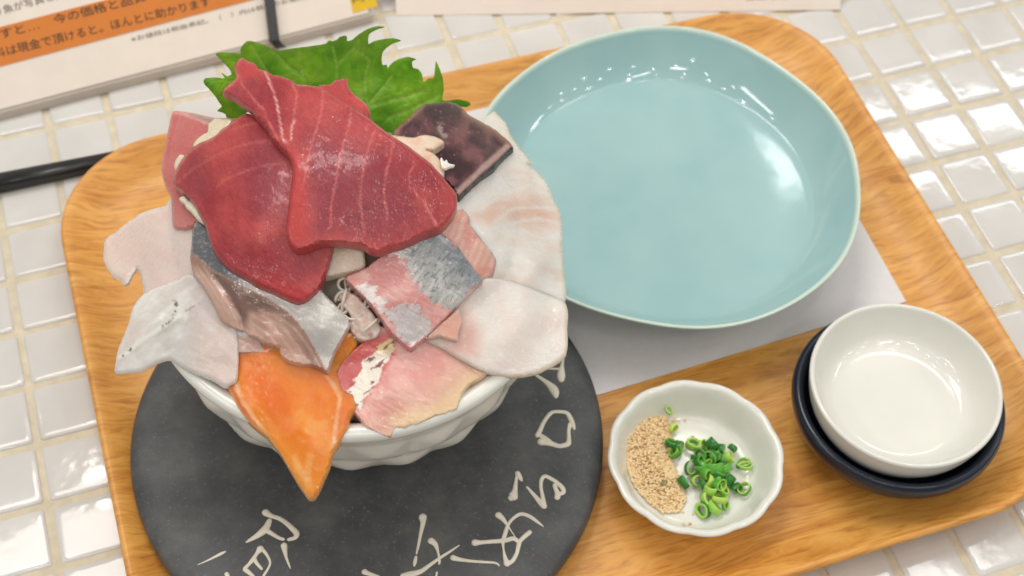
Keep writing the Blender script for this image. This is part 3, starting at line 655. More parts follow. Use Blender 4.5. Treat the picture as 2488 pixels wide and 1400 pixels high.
# ---- white fish at the left
def c_e(P, d):
    c = flat(P, (248, 202, 192)); c = mixc(c, (252, 224, 214), fbm(P, 60, 4, 3, .5, .4)); k = sstep(430, 330, P[:, 0]); c = mixc(c, (226, 206, 194), k * .6)
    return mixc(c, (238, 224, 214), (1 - sstep(0, 12, d)) * .5)
slice_obj('white_fish_slice', 'pink tinged white fish slice with a hooked end hanging off the left rim', 'fish slice', zpts(Z2, [(560, 150), (480, 165), (400, 185), (320, 215), (230, 280), (150, 345), (95, 385), (88, 450), (85, 510), (110, 570), (150, 620), (200, 645), (222, 678), (250, 660), (278, 605), (302, 568), (322, 600), (332, 650), (345, 700), (350, 748), (400, 780), (520, 740), (680, 700), (720, 560), (700, 310), (640, 200)]), [(270, 600, 1.5), (400, 550, 3.5), (460, 640, 3), (300, 690, 1)], .0028, c_e, M_WHITEFISH, 6, 12, 1.2, seed=5)
def c_f(P, d):
    c = flat(P, (222, 213, 204)); c = mixc(c, (244, 239, 230), sstep(.35, .75, fbm(P, 50, 6, 4, .4, -.6)))
    k = sstep(430, 520, P[:, 0]); c = mixc(c, (222, 196, 186), k * .75)
    e, t, sd = dseg(P, zpts(Z2, [(170, 1160), (240, 1125), (310, 1060), (430, 980), (520, 920), (580, 880)]))
    c = mixc(c, (240, 240, 232), (1 - sstep(2, 7, e)) * .9); c = mixc(c, (74, 84, 72), (1 - sstep(1, 4, e)) * sstep(.56, .68, fbm(P, 11, 9)))
    e2, _, _ = dseg(P, zpts(Z2, [(550, 800), (560, 840), (555, 880)])); c = mixc(c, (66, 74, 66), (1 - sstep(3, 9, e2)) * sstep(.5, .62, fbm(P, 7, 12)))
    e3, _, _ = dseg(P, zpts(Z2, [(690, 760), (740, 850), (790, 960)])); c = mixc(c, (232, 222, 222), (1 - sstep(8, 26, e3)) * fbm(P, 14, 3) * .9)
    return mixc(c, (238, 234, 226), (1 - sstep(0, 8, d)) * .5)
def rel_f(P):
    e, t, sd = dseg(P, zpts(Z2, [(170, 1160), (240, 1125), (310, 1060), (430, 980), (520, 920), (580, 880)])); return .0006 * (1 - sstep(0, 14, e)) - .0016 * sstep(0, 30, e) * (sd > 0) * sstep(560, 380, P[:, 0])
slice_obj('white_fish_slice', 'clear white fish slice with a thin dark skin line, pointing off the lower left rim', 'fish slice', zpts(Z2, [(345, 745), (300, 790), (270, 850), (250, 930), (215, 1020), (178, 1110), (165, 1180), (160, 1248), (240, 1245), (330, 1235), (420, 1190), (490, 1163), (530, 1166), (620, 1222), (720, 1268), (800, 1300), (880, 1345), (960, 1300), (960, 1000), (880, 850), (780, 720), (690, 640), (650, 608), (560, 650), (480, 680), (400, 710)]), [(290, 890, 3), (400, 780, 6), (500, 820, 6), (540, 900, 4.5), (460, 700, 6)], .003, c_f, M_WHITEFISH, 5, 11, 1.0, seed=7, relief=rel_f)

# ---- deep pink slice at the back left
def c_d(P, d):
    c = flat(P, (196, 92, 92)); c = mixc(c, (208, 122, 116), fbm(P, 45, 8)); c = mixc(c, (205, 140, 132), sstep(450, 540, P[:, 1]) * .6)
    k, _ = poly_mask(P, zpts(Z1, [(135, 545), (230, 552), (440, 580), (520, 620), (420, 640), (330, 605), (290, 608), (200, 570)]), 5); c = mixc(c, (168, 142, 136), k)
    c = lines(P, c, [zpts(Z1, [(95, 548), (140, 550), (220, 580), (300, 612)])], (236, 180, 170), 4, 2, .8)
    return mixc(c, (222, 150, 142), (1 - sstep(0, 8, d)) * .6)
slice_obj('yellowtail_slice', 'rosy pink fish slice standing up at the back left of the bowl', 'fish slice', zpts(Z1, [(95, 540), (130, 537), (220, 550), (330, 575), (440, 580), (520, 640), (400, 760), (300, 860), (270, 1000), (260, 1100), (240, 1160), (210, 1190), (160, 1205), (100, 1195), (88, 1130), (85, 1050), (75, 1000), (45, 940), (28, 870), (40, 780), (60, 680), (75, 600)]), [(410, 280, 7), (430, 400, 6), (430, 530, 6), (520, 300, 6)], .005, c_d, M_TUNA, 5, 10, 1.0, seed=9, ymax=-.05)

# ---- flounder
def c_j(P, d):
    c = flat(P, (246, 226, 212)); f = fbm(P, 80, 10, 4, .4, .35); c = mixc(c, (250, 238, 226), sstep(.3, .7, f)); c = mixc(c, (232, 206, 190), sstep(.5, .25, f) * .5)
    pk, _ = poly_mask(P, zpts(ZB, [(560, 900), (700, 800), (860, 780), (1000, 800), (1150, 880), (1160, 980), (1000, 1000), (800, 930), (660, 960)]), 26); c = mixc(c, (224, 168, 148), pk * (.35 + .6 * fbm(P, 30, 5, 4, .4, .3)))
    wh = (1 - sstep(0, 40, d)) * (P[:, 1] < 420); c = mixc(c, (228, 224, 210), wh * .5)
    c = lines(P, c, [zpts(ZB, [(600, 870), (760, 760), (940, 700), (1060, 760)]), zpts(ZB, [(700, 960), (820, 860), (980, 850), (1120, 860)]), zpts(ZB, [(750, 1120), (900, 1130), (1050, 1170)]), zpts(ZB, [(740, 1020), (900, 1010), (1100, 1080)]), zpts(ZB, [(640, 1010), (800, 960), (1000, 930), (1130, 950)]), zpts(ZB, [(700, 700), (820, 640), (940, 640)]), zpts(ZB, [(800, 1230), (950, 1220), (1120, 1260)]), zpts(ZB, [(620, 820), (720, 740), (820, 720)])], (246, 238, 226), 2.5, 4, .7)
    return mixc(c, (226, 206, 172), (1 - sstep(0, 12, d)) * .5)
J1 = zpts(ZB, [(640, 240), (665, 225), (700, 200), (740, 230), (790, 290), (810, 350), (850, 410), (890, 460), (930, 500), (958, 545), (925, 552), (980, 590), (1040, 650), (1080, 720), (1110, 800), (1145, 870), (1160, 950), (1165, 1050), (1170, 1200), (1182, 1330)]) + zpts(Z3, [(1590, 500), (1560, 560), (1300, 560), (1080, 520), (1000, 420), (1000, 250), (920, 100), (880, -60), (870, -200)])
slice_obj('flounder_slice', 'broad off white fish slice with a pink blush, draped beside the blue plate', 'fish slice', J1, [(1230, 300, 4), (1180, 420, 4), (1330, 480, 4.5), (1280, 600, 6), (1360, 700, 2.5), (1180, 560, 5)], .0026, c_j, M_WHITEFISH, 6, 10, 1.8, .0016, seed=11)

# ---- seared bonito
def c_s(P, d):
    c = flat(P, (88, 54, 58)); f = fbm(P, 34, 13); c = mixc(c, (126, 82, 84), sstep(.42, .68, f)); c = mixc(c, (58, 36, 42), sstep(.5, .3, f) * .7)
    tk, _ = poly_mask(P, zpts(ZB, [(60, 260), (200, 150), (330, 120), (480, 150), (500, 240), (380, 330), (300, 300), (230, 200)]), 26); c = mixc(c, (62, 46, 44), tk * (.5 + .5 * fbm(P, 12, 4)))
    e, _, _ = dseg(P, zpts(ZB, [(520, 215), (650, 290), (740, 345), (830, 440)])); c = mixc(c, (150, 112, 88), (1 - sstep(4, 22, e)) * .8)
    e, _, _ = dseg(P, zpts(ZB, [(5, 355), (60, 290), (140, 222), (205, 163)])); c = mixc(c, (168, 128, 112), (1 - sstep(3, 14, e)) * .75)
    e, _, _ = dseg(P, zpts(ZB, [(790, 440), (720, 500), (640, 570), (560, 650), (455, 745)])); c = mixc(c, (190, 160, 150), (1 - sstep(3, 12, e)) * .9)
    e, _, _ = dseg(P, zpts(ZB, [(835, 448), (790, 492), (740, 542), (640, 635), (560, 705), (455, 800)])); c = mixc(c, (34, 32, 28), (1 - sstep(4, 9, e)))
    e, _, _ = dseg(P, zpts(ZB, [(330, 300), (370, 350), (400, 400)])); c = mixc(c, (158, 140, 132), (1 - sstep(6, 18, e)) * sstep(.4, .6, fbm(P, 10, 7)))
    sp = vn(P[:, 0] / 2.4, P[:, 1] / 2.4, 3); return mixc(c, (168, 130, 122), sstep(.86, .95, sp) * .6)
slice_obj('bonito_slice', 'dark seared bonito slice with a charred skin edge beside the green leaf', 'fish slice', zpts(ZB, [(10, 355), (60, 290), (130, 230), (200, 165), (260, 145), (320, 140), (400, 135), (450, 150), (490, 180), (530, 220), (600, 260), (650, 290), (720, 330), (770, 370), (800, 400), (832, 450), (790, 490), (740, 540), (700, 590), (640, 630), (560, 700), (500, 760), (460, 800), (430, 740), (380, 680), (300, 600), (200, 480), (60, 420)]), [(1060, 270, 10), (1240, 360, 8), (1120, 460, 9), (980, 330, 10)], .008, c_s, M_BONITO, 4.5, 9, 2.0, seed=13)

# ---- lower pink slice with silver skin
def c_l(P, d):
    c = flat(P, (228, 158, 150)); c = mixc(c, (236, 182, 172), sstep(.4, .7, fbm(P, 50, 15, 4, .5, .5)))
    cr = P @ np.array([.55, .83]); k = sstep(1290, 1420, cr - 0 * P[:, 0]); c = mixc(c, (226, 182, 156), k * .9)
    lf, _ = poly_mask(P, zpts(Z3, [(430, 720), (560, 730), (540, 860), (330, 1190), (240, 1120), (190, 960), (260, 850)]), 10); c = mixc(c, (196, 74, 72), lf * .8)
    sm, s = poly_mask(P, zpts(Z3, [(545, 750), (535, 830), (500, 900), (460, 980), (420, 1060), (370, 1120), (338, 1185), (300, 1135), (255, 1072), (290, 1040), (330, 985), (345, 930), (345, 880), (400, 845), (460, 800), (500, 765)]), 2)
    sm = sstep(-1.5, 1.5, s + (fbm(P, 26, 16, 3, .3, -.6) - .5) * 20); c = mixc(c, (240, 230, 216), sm); yl = sm * sstep(870, 845, P[:, 1]) * .7; c = mixc(c, (214, 190, 120), yl)
    c = mixc(c, (140, 84, 84), sm * sstep(.70, .74, fbm(P, 20, 18, 2, .3, -.6)))
    ex = np.clip(1 - np.abs(P[:, 0] - 795) / 1e4, 0, 1) * 0
    cm, _ = poly_mask(P, zpts(Z3, [(530, 1260), (620, 1190), (760, 1170), (860, 1090), (1000, 960), (1100, 950), (950, 1220), (600, 1330)]), 22); c = mixc(c, (236, 206, 160), cm * .75)
    return np.hstack([c, (sm * .35)[:, None]])
slice_obj('yellowtail_slice', 'pale pink fish slice with a bright silver skin patch, right of the salmon', 'fish slice', zpts(Z3, [(560, 720), (640, 760), (740, 740), (860, 800), (960, 860), (1060, 920), (1110, 968), (1075, 1000), (1010, 1030), (980, 1060), (950, 1120), (925, 1190), (880, 1204), (850, 1218), (800, 1225), (760, 1248), (690, 1280), (650, 1285), (610, 1308), (560, 1305), (545, 1330), (525, 1355), (490, 1352), (430, 1330), (370, 1290), (330, 1240), (290, 1190), (250, 1140), (225, 1080), (205, 1020), (190, 960), (225, 900), (270, 850), (330, 800), (410, 740), (450, 680), (500, 690)]), [(930, 830, 4), (880, 920, 4), (960, 950, 5.5), (1060, 940, 4.5), (940, 1040, 4), (1150, 905, 3.5)], .0035, c_l, M_SILVER, 3.5, 9, 1.8, seed=15)

# ---- pink striped fillet beside the silver slice
def c_i(P, d):
    c = flat(P, (224, 164, 148)); st = .5 + .5 * np.sin((P[:, 0] * .93 + P[:, 1] * .36) / 2.6 + 3 * fbm(P, 40, 3)); c = mixc(c, (238, 196, 180), st * .6)
    return mixc(c, (214, 132, 120), sstep(.5, .7, fbm(P, 30, 17)) * .5)
slice_obj('striped_fish_slice', 'narrow pink fish slice with fine pale stripes between the tuna and the white fish', 'fish slice', zpts(Z3, [(900, 0), (960, -30), (1000, 20), (1010, 70), (1080, 160), (1140, 240), (1165, 290), (1150, 370), (1100, 400), (1040, 420), (960, 330), (860, 220), (800, 120)]), 6.5, .003, c_i, M_WHITEFISH, 4.5, 9, 1.0, seed=17)

# ---- lower rounded white slice
def c_j2(P, d):
    c = flat(P, (246, 224, 214)); c = mixc(c, (248, 236, 224), sstep(.3, .75, fbm(P, 60, 19, 3))); k, _ = poly_mask(P, zpts(Z3, [(720, 700), (960, 560), (1050, 700), (1040, 860), (900, 860)]), 30); c = mixc(c, (226, 170, 158), k * .75)
    e, _, _ = dseg(P, zpts(Z3, [(1085, 400), (1130, 390), (1200, 397), (1290, 420), (1380, 452), (1480, 495)])); c = mixc(c, (240, 234, 228), (1 - sstep(2, 8, e)) * .9)
    sp = vn(P[:, 0] / 3, P[:, 1] / 3, 8); c = mixc(c, (244, 238, 230), sstep(.85, .95, sp) * .5)
    return mixc(c, (232, 206, 176), (1 - sstep(0, 10, d)) * .45)
slice_obj('white_fish_slice', 'rounded white fish slice overhanging the right rim above the lettered plate', 'fish slice', zpts(Z3, [(1075, 395), (1130, 388), (1200, 395), (1290, 415), (1380, 450), (1480, 488), (1560, 520), (1588, 550), (1602, 620), (1595, 700), (1600, 780), (1590, 850), (1555, 885), (1500, 922), (1460, 940), (1420, 962), (1330, 980), (1240, 987), (1150, 972), (1080, 950), (1000, 912), (920, 870), (860, 832), (780, 790), (720, 760), (760, 660), (860, 560), (980, 450)]), [(1180, 690, 6.5), (1120, 800, 7.5), (1250, 800, 7.5), (1370, 800, 4), (1240, 905, 5), (1060, 830, 6.5), (1340, 720, 4.3), (1260, 690, 6)], .0032, c_j2, M_WHITEFISH, 5.5, 12, 1.4, seed=19)
def c_n(P, d): return mixc(mixc(flat(P, (238, 164, 146)), (244, 184, 166), fbm(P, 24, 3)), (246, 200, 182), (1 - sstep(0, 7, d)) * .6)
slice_obj('pink_fish_bit', 'small salmon pink wedge tucked under the silver grey slice', 'fish slice', zpts(Z3, [(735, 755), (800, 690), (870, 630), (935, 575), (952, 620), (957, 660), (935, 720), (930, 768), (880, 760), (820, 742), (770, 757)]), 9.5, .003, c_n, M_WHITEFISH, 4, 8, .8, seed=21)

# ---- mackerel
def c_g(P, d):
    c = flat(P, (208, 172, 156)); c = mixc(c, (190, 148, 132), sstep(.4, .7, fbm(P, 40, 23, 3, .35, 1.0)))
    low = zpts(Z2, [(655, 470), (735, 530), (800, 590), (900, 640), (1000, 690), (1110, 745), (1200, 795), (1280, 850), (1350, 920), (1410, 1000), (1450, 1070), (1500, 1170), (1545, 1250)])
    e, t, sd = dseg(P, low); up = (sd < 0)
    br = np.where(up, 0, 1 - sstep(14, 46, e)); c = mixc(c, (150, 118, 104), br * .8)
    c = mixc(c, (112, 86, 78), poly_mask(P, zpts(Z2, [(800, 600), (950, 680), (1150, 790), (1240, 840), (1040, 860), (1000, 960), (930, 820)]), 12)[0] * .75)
    lm, _ = poly_mask(P, zpts(Z2, [(650, 540), (730, 600), (800, 640), (900, 780), (990, 920), (1000, 1000), (850, 930), (780, 770), (700, 660)]), 6); c = mixc(c, (196, 160, 144), lm * .85)
    c = lines(P, c, [zpts(Z2, [(740, 560), (820, 680), (900, 790), (980, 900)]), zpts(Z2, [(1080, 890), (1200, 960), (1300, 1090), (1380, 1190)]), zpts(Z2, [(1200, 870), (1330, 960), (1430, 1090), (1500, 1210)]), zpts(Z2, [(1120, 880), (1260, 960), (1360, 1090), (1430, 1200)]), zpts(Z2, [(1060, 930), (1160, 1000), (1240, 1100)]), zpts(Z2, [(700, 560), (770, 660), (850, 780), (930, 900)]), zpts(Z2, [(690, 600), (760, 700), (840, 830)])], (226, 198, 184), 2.2, 3, .5)
    sil = np.where(up, sstep(0, 4, e), 0); c2 = mixc(flat(P, (212, 208, 202)), (176, 174, 172), sstep(.4, .75, fbm(P, 60, 24, 3)) * .6); c2 = mixc(c2, (78, 84, 92), sstep(620, 540, P[:, 0]) * .75)
    c2 = mixc(c2, (205, 198, 188), sstep(.6, .9, vn(P[:, 0] / 4, P[:, 1] / 4, 5)) * .5); c = c + (c2 - c) * sil[:, None]
    return np.hstack([c, (sil * .45)[:, None]])
G_ = zpts(Z2, [(672, 290), (700, 260), (760, 300), (840, 430), (1000, 560), (1200, 640), (1380, 690), (1490, 700), (1560, 770), (1640, 850), (1697, 930), (1660, 1010), (1600, 1120), (1575, 1190), (1545, 1250), (1500, 1228), (1430, 1205), (1380, 1203), (1290, 1182), (1240, 1130), (1230, 1085), (1150, 1068), (1080, 1025), (1015, 1002), (960, 975), (900, 950), (850, 905), (830, 860), (780, 770), (740, 700), (690, 640), (665, 580), (652, 500), (662, 380)])
def rel_g(P):
    e, _, _ = dseg(P, zpts(Z2, [(830, 640), (920, 770), (990, 900), (1010, 990)])); return -.0014 * (1 - sstep(0, 16, e))
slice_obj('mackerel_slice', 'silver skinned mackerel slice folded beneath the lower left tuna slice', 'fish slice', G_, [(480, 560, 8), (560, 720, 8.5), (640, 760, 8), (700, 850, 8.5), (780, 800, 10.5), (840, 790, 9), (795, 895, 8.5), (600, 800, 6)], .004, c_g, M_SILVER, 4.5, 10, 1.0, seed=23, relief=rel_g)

# ---- silver grey slice at centre right
def c_h(P, d):
    c = flat(P, (214, 142, 138)); c = mixc(c, (228, 174, 166), sstep(.45, .7, fbm(P, 40, 25)))
    ax = -.95
    s1 = poly_mask(P, zpts(Z3, [(470, 235), (600, 262), (620, 330), (660, 390), (700, 455), (760, 510), (830, 560), (905, 590), (1085, 405), (980, 250), (850, 125), (790, 95), (600, 180)]), 2)[1]
    m1 = sstep(-4, 4, s1 + (fbm(P, 15, 26, 3, .3, ax) - .5) * 40)
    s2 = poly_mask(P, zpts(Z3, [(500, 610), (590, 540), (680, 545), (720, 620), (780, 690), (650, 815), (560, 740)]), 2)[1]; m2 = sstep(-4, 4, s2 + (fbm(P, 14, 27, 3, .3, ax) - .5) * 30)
    s_glare = poly_mask(P, zpts(Z3, [(300, 435), (390, 420), (440, 450), (430, 480), (500, 540), (520, 590), (470, 600), (400, 530)]), 2)[1]; m_glare = sstep(-3, 3, s_glare + (fbm(P, 14, 28, 3, .3, ax + .5) - .5) * 30)  # glare streaks painted as pale pigment, counted with the silver skin
    sil = np.maximum(m1, np.maximum(m2, m_glare)); sc_ = mixc(flat(P, (176, 176, 172)), (214, 210, 204), sstep(.4, .75, fbm(P, 26, 29, 2, .3, ax)) * .7)
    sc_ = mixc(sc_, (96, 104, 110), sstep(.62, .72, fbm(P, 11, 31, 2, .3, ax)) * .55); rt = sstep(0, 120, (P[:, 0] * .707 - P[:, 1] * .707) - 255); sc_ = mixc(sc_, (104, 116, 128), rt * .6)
    sc_ = mixc(sc_, (226, 212, 212), m2 * .75); sc_ = mixc(sc_, (232, 218, 214), m_glare * .85)
    c = c + (sc_ - c) * sil[:, None]
    c = np.where(((d < 5) & (P[:, 0] < 1010) & (P[:, 1] > 640))[:, None], c * .55 + np.array([196, 120, 122]) * .45, c)
    return np.hstack([c, (sil * .5)[:, None]])
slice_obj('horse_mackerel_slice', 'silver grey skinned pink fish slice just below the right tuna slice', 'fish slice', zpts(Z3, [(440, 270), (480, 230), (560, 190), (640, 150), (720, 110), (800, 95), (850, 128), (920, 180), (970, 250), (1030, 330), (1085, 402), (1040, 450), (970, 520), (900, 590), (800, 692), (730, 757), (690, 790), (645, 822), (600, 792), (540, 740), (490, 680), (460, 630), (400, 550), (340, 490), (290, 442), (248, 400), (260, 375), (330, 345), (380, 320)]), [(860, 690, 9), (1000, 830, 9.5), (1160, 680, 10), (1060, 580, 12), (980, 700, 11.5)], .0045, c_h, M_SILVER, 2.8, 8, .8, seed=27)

# ---- squid-white slice and daikon shreds in the middle
def c_o(P, d): return mixc(flat(P, (222, 198, 176)), (236, 216, 196), fbm(P, 30, 2, 3, .4, .3))
slice_obj('white_squid_slice', 'narrow cream white slice beneath the lower edge of the tuna', 'fish slice', zpts(Z3, [(110, 390), (140, 320), (160, 240), (170, 160), (260, 150), (340, 170), (362, 220), (366, 260), (370, 312), (340, 340), (280, 356), (200, 372)]), 8.5, .004, c_o, M_WHITEFISH, 4.5, 14, .8, seed=29)
def shreds(n_, area_px, off0, off1, seed, lw=.00065, lenpx=(60, 150)):
    rg = np.random.default_rng(seed); V = []; Fc = []
    for i in range(n_):
        while True:
            p = np.array([rg.uniform(area_px[:, 0].min(), area_px[:, 0].max()), rg.uniform(area_px[:, 1].min(), area_px[:, 1].max())])
            if inside(p[None], area_px)[0]: break
        a = rg.uniform(0, 6.28); L_ = rg.uniform(*lenpx); cv = rg.normal(0, 1.3); m_ = 12; pts = []
        for k in range(m_):
            t = k / (m_ - 1) - .5; aa = a + cv * t; pts.append(p + L_ * t * np.array([math.cos(aa), math.sin(aa)]))
        of = (rg.uniform(off0, off1) + np.sin(np.linspace(0, rg.uniform(2, 6), m_)) * 1.0) * .001
        X, _ = hit(np.array(pts), of); T = np.gradient(X, axis=0); T /= np.linalg.norm(T, axis=1)[:, None]
        up = np.array([0, 0, 1.0]); S_ = np.cross(T, up); S_ /= np.linalg.norm(S_, axis=1)[:, None] + 1e-9; U_ = np.cross(S_, T); b0 = len(V); r = lw * rg.uniform(.7, 1.2)
        for k in range(m_):
            rk = r * (1 if 0 < k < m_ - 1 else .5)
            for q in range(6): V.append(X[k] + (S_[k] * math.cos(q * 1.047) + U_[k] * math.sin(q * 1.047)) * rk)
        for k in range(m_ - 1):
            for q in range(6): Fc.append((b0 + k * 6 + q, b0 + k * 6 + (q + 1) % 6, b0 + (k + 1) * 6 + (q + 1) % 6, b0 + (k + 1) * 6 + q))
        Fc += [tuple(b0 + q for q in range(6)), tuple(b0 + (m_ - 1) * 6 + 5 - q for q in range(6))]
    return V, Fc
V, Fc = shreds(18, np.array(zpts(Z3, [(120, 420), (260, 390), (400, 540), (480, 680), (400, 760), (290, 700), (220, 560)])), 0, 5.5, 4, lw=.00055, lenpx=(40, 90))
o = mesh('radish_shreds', V, Fc, M_RADISH, cols=np.tile([*lin((228, 208, 192)), 0], (len(V), 1))); tag(o, 'tangle of clear white radish shreds in the gap at the middle of the bowl', 'radish shreds', kind='stuff')

def c_fl(P, d): return mixc(mixc(flat(P, (222, 192, 176)), (240, 220, 206), sstep(.4, .7, fbm(P, 18, 61, 3, .3, 1.1))), (206, 150, 140), sstep(.55, .75, fbm(P, 22, 62)) * .6)
slice_obj('fish_flake', 'soft pinkish white fish flake in the gap at the middle of the bowl', 'fish flake', zpts(Z3, [(210, 500), (250, 470), (320, 500), (380, 560), (440, 640), (470, 700), (430, 760), (350, 770), (300, 740), (270, 680), (280, 620), (230, 560)]), 5.5, .004, c_fl, M_WHITEFISH, 3.5, 14, 2.5, .0016, seed=61, wsc=40)
# ---- pale bits at the left edge of the tuna
def c_w(P, d): return mixc(flat(P, (228, 210, 176)), (238, 226, 200), fbm(P, 14, 3))
slice_obj('radish_bit', 'translucent cream bit between the back pink slice and the tuna', 'radish', zpts(Z1, [(295, 612), (332, 580), (380, 585), (425, 590), (390, 640), (340, 700), (280, 740), (210, 735), (225, 700), (255, 675), (290, 655)]), 11, .002, c_w, M_RADISH, 3.5, 7, 1.5, seed=31)
slice_obj('radish_bit', 'ragged white sliver under the left corner of the tuna', 'radish', zpts(Z1, [(128, 1035), (150, 1022), (185, 1035), (215, 1060), (260, 1120), (300, 1180), (270, 1175), (235, 1152), (190, 1098), (165, 1075), (160, 1060)]), 11, .002, lambda P, d: flat(P, (240, 228, 200)), M_RADISH, 3.5, 6, 1.5, seed=32)
slice_obj('radish_bit', 'small cream bit on the left edge of the tuna above the white sliver', 'radish', zpts(Z1, [(100, 850), (110, 810), (135, 785), (160, 790), (140, 830), (120, 880)]), 11, .002, c_w, M_RADISH, 3.5, 6, 1.2, seed=33)
def c_q(P, d): return mixc(mixc(flat(P, (226, 196, 172)), (240, 222, 200), fbm(P, 20, 4, 4, .5, .4)), (232, 170, 136), sstep(.55, .7, fbm(P, 26, 14)) * .5)
slice_obj('scallop_piece', 'cream coloured scallop piece poking out between the tuna and the bonito', 'scallop', zpts(ZB, [(0, 365), (80, 368), (150, 375), (220, 360), (290, 366), (345, 390), (362, 410), (330, 440), (285, 462), (240, 460), (285, 480), (325, 520), (352, 560), (365, 620), (330, 660), (200, 600), (80, 480)]), [(1000, 340, 15), (1070, 345, 15), (1060, 420, 14)], .005, c_q, M_RADISH, 4, 14, 1.0, seed=35)
slice_obj('crab_flake', 'tiny white ragged flake on the dark bonito', 'crab flake', zpts(ZB, [(335, 525), (345, 512), (362, 538), (378, 528), (388, 545), (402, 555), (434, 562), (420, 575), (398, 580), (370, 592), (345, 580)]), 15.5, .0015, lambda P, d: flat(P, (244, 238, 226)), M_RADISH, 2.5, 4, .8, seed=36)

# ---- tuna
def tuna_base(P, d, seed, dark):
    c = flat(P, (166, 62, 64)); f = fbm(P, 80, seed, 4); c = mixc(c, (186, 74, 73), sstep(.4, .7, f)); c = mixc(c, (152, 46, 58), sstep(.52, .3, f) * .7)
    dk, _ = poly_mask(P, dark, 50); c = mixc(c, (136, 52, 66), dk * .6)
    c = mixc(c, (188, 72, 70), (1 - sstep(0, 22, d)) * .5)
    st = fbm(P, 13, seed + 5, 3, .22, 1.0); c = mixc(c, (210, 92, 88), sstep(.5, .75, st) * .2); c = mixc(c, (130, 38, 50), sstep(.5, .25, st) * .18)
    sp = vn(P[:, 0] / 3.1, P[:, 1] / 5, seed + 3); return mixc(c, (222, 128, 122), sstep(.88, .97, sp) * .22)
TB = zpts(Z1, [(330, 680), (370, 640), (400, 620), (450, 580), (500, 550), (545, 560), (620, 620), (740, 740), (840, 850), (900, 1000), (960, 1180), (1015, 1290)]) + zpts(Z2, [(1592, 420), (1575, 480), (1545, 590), (1500, 692), (1462, 738), (1405, 782), (1355, 792), (1290, 770), (1200, 722), (1100, 682), (1020, 632), (930, 582), (880, 542), (830, 492), (800, 440), (772, 370), (762, 325), (742, 270), (710, 215), (680, 160), (640, 110), (600, 75)]) + zpts(Z1, [(180, 1040), (140, 990), (97, 950), (100, 900), (125, 840), (160, 790), (200, 750), (240, 720), (290, 700)])
def c_tb(P, d):
    c = tuna_base(P, d, 41, zpts(Z1, [(500, 700), (740, 760), (780, 950), (760, 1150), (560, 1100), (450, 900)]))
    c = lines(P, c, [zpts(Z1, [(110, 950), (200, 870), (320, 800), (420, 750), (560, 712), (680, 708)]), zpts(Z1, [(340, 970), (380, 930), (520, 870), (640, 840), (740, 830)]), zpts(Z1, [(430, 640), (520, 612), (600, 602)])], (210, 112, 102), 1.8, 2, .6)
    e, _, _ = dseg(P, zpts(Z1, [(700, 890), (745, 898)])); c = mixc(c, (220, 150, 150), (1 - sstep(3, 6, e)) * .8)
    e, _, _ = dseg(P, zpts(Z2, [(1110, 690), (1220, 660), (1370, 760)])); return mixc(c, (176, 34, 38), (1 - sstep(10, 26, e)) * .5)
slice_obj('tuna_slice', 'lower left dark red tuna slice partly covered by another tuna slice', 'tuna', TB, [(430, 440, 13), (520, 400, 15), (620, 560, 16), (600, 330, 15), (560, 640, 14), (720, 720, 14), (790, 620, 13), (820, 540, 12)], .005, c_tb, M_TUNA, 5.5, 16, 1.0, seed=41, ymax=-.053)
def c_tc(P, d): return mixc(tuna_base(P, d, 43, [(0, 0), (1, 0), (0, 1)]), (216, 86, 82), sstep(.5, .7, fbm(P, 16, 5)) * .5)
slice_obj('tuna_slice', 'small red tuna flap behind the top tuna slice against the leaf', 'tuna', zpts(Z1, [(920, 392), (985, 385), (1012, 365), (1045, 358), (1080, 350), (1086, 390), (1110, 430), (1150, 465), (1190, 500), (1212, 540), (1205, 575), (1150, 600), (1040, 520), (940, 450)]), 17, .004, c_tc, M_TUNA, 4.5, 10, 1.0, seed=43, ymax=-.0555)
TA = zpts(Z1, [(485, 235), (520, 255), (560, 268), (580, 298), (620, 308), (660, 330), (720, 345), (765, 362), (800, 385), (850, 390), (930, 402), (990, 440), (1040, 475), (1120, 525), (1210, 580), (1260, 622), (1340, 680), (1420, 730), (1480, 775), (1540, 820), (1600, 880), (1640, 930), (1682, 980), (1706, 1020), (1702, 1080), (1682, 1130), (1640, 1180), (1600, 1212), (1540, 1230), (1480, 1255), (1420, 1285), (1340, 1310), (1260, 1336), (1210, 1326), (1172, 1300), (1130, 1293), (1060, 1285), (990, 1280), (930, 1285), (890, 1300), (850, 1316), (800, 1326), (768, 1303), (745, 1265), (735, 1220), (742, 1150), (752, 1050), (765, 960), (772, 880), (768, 830), (745, 780), (700, 735), (655, 690), (630, 640), (600, 600), (570, 570), (540, 530), (490, 495), (440, 460), (400, 440), (375, 425), (400, 395), (450, 350), (445, 310), (440, 280), (460, 250)])
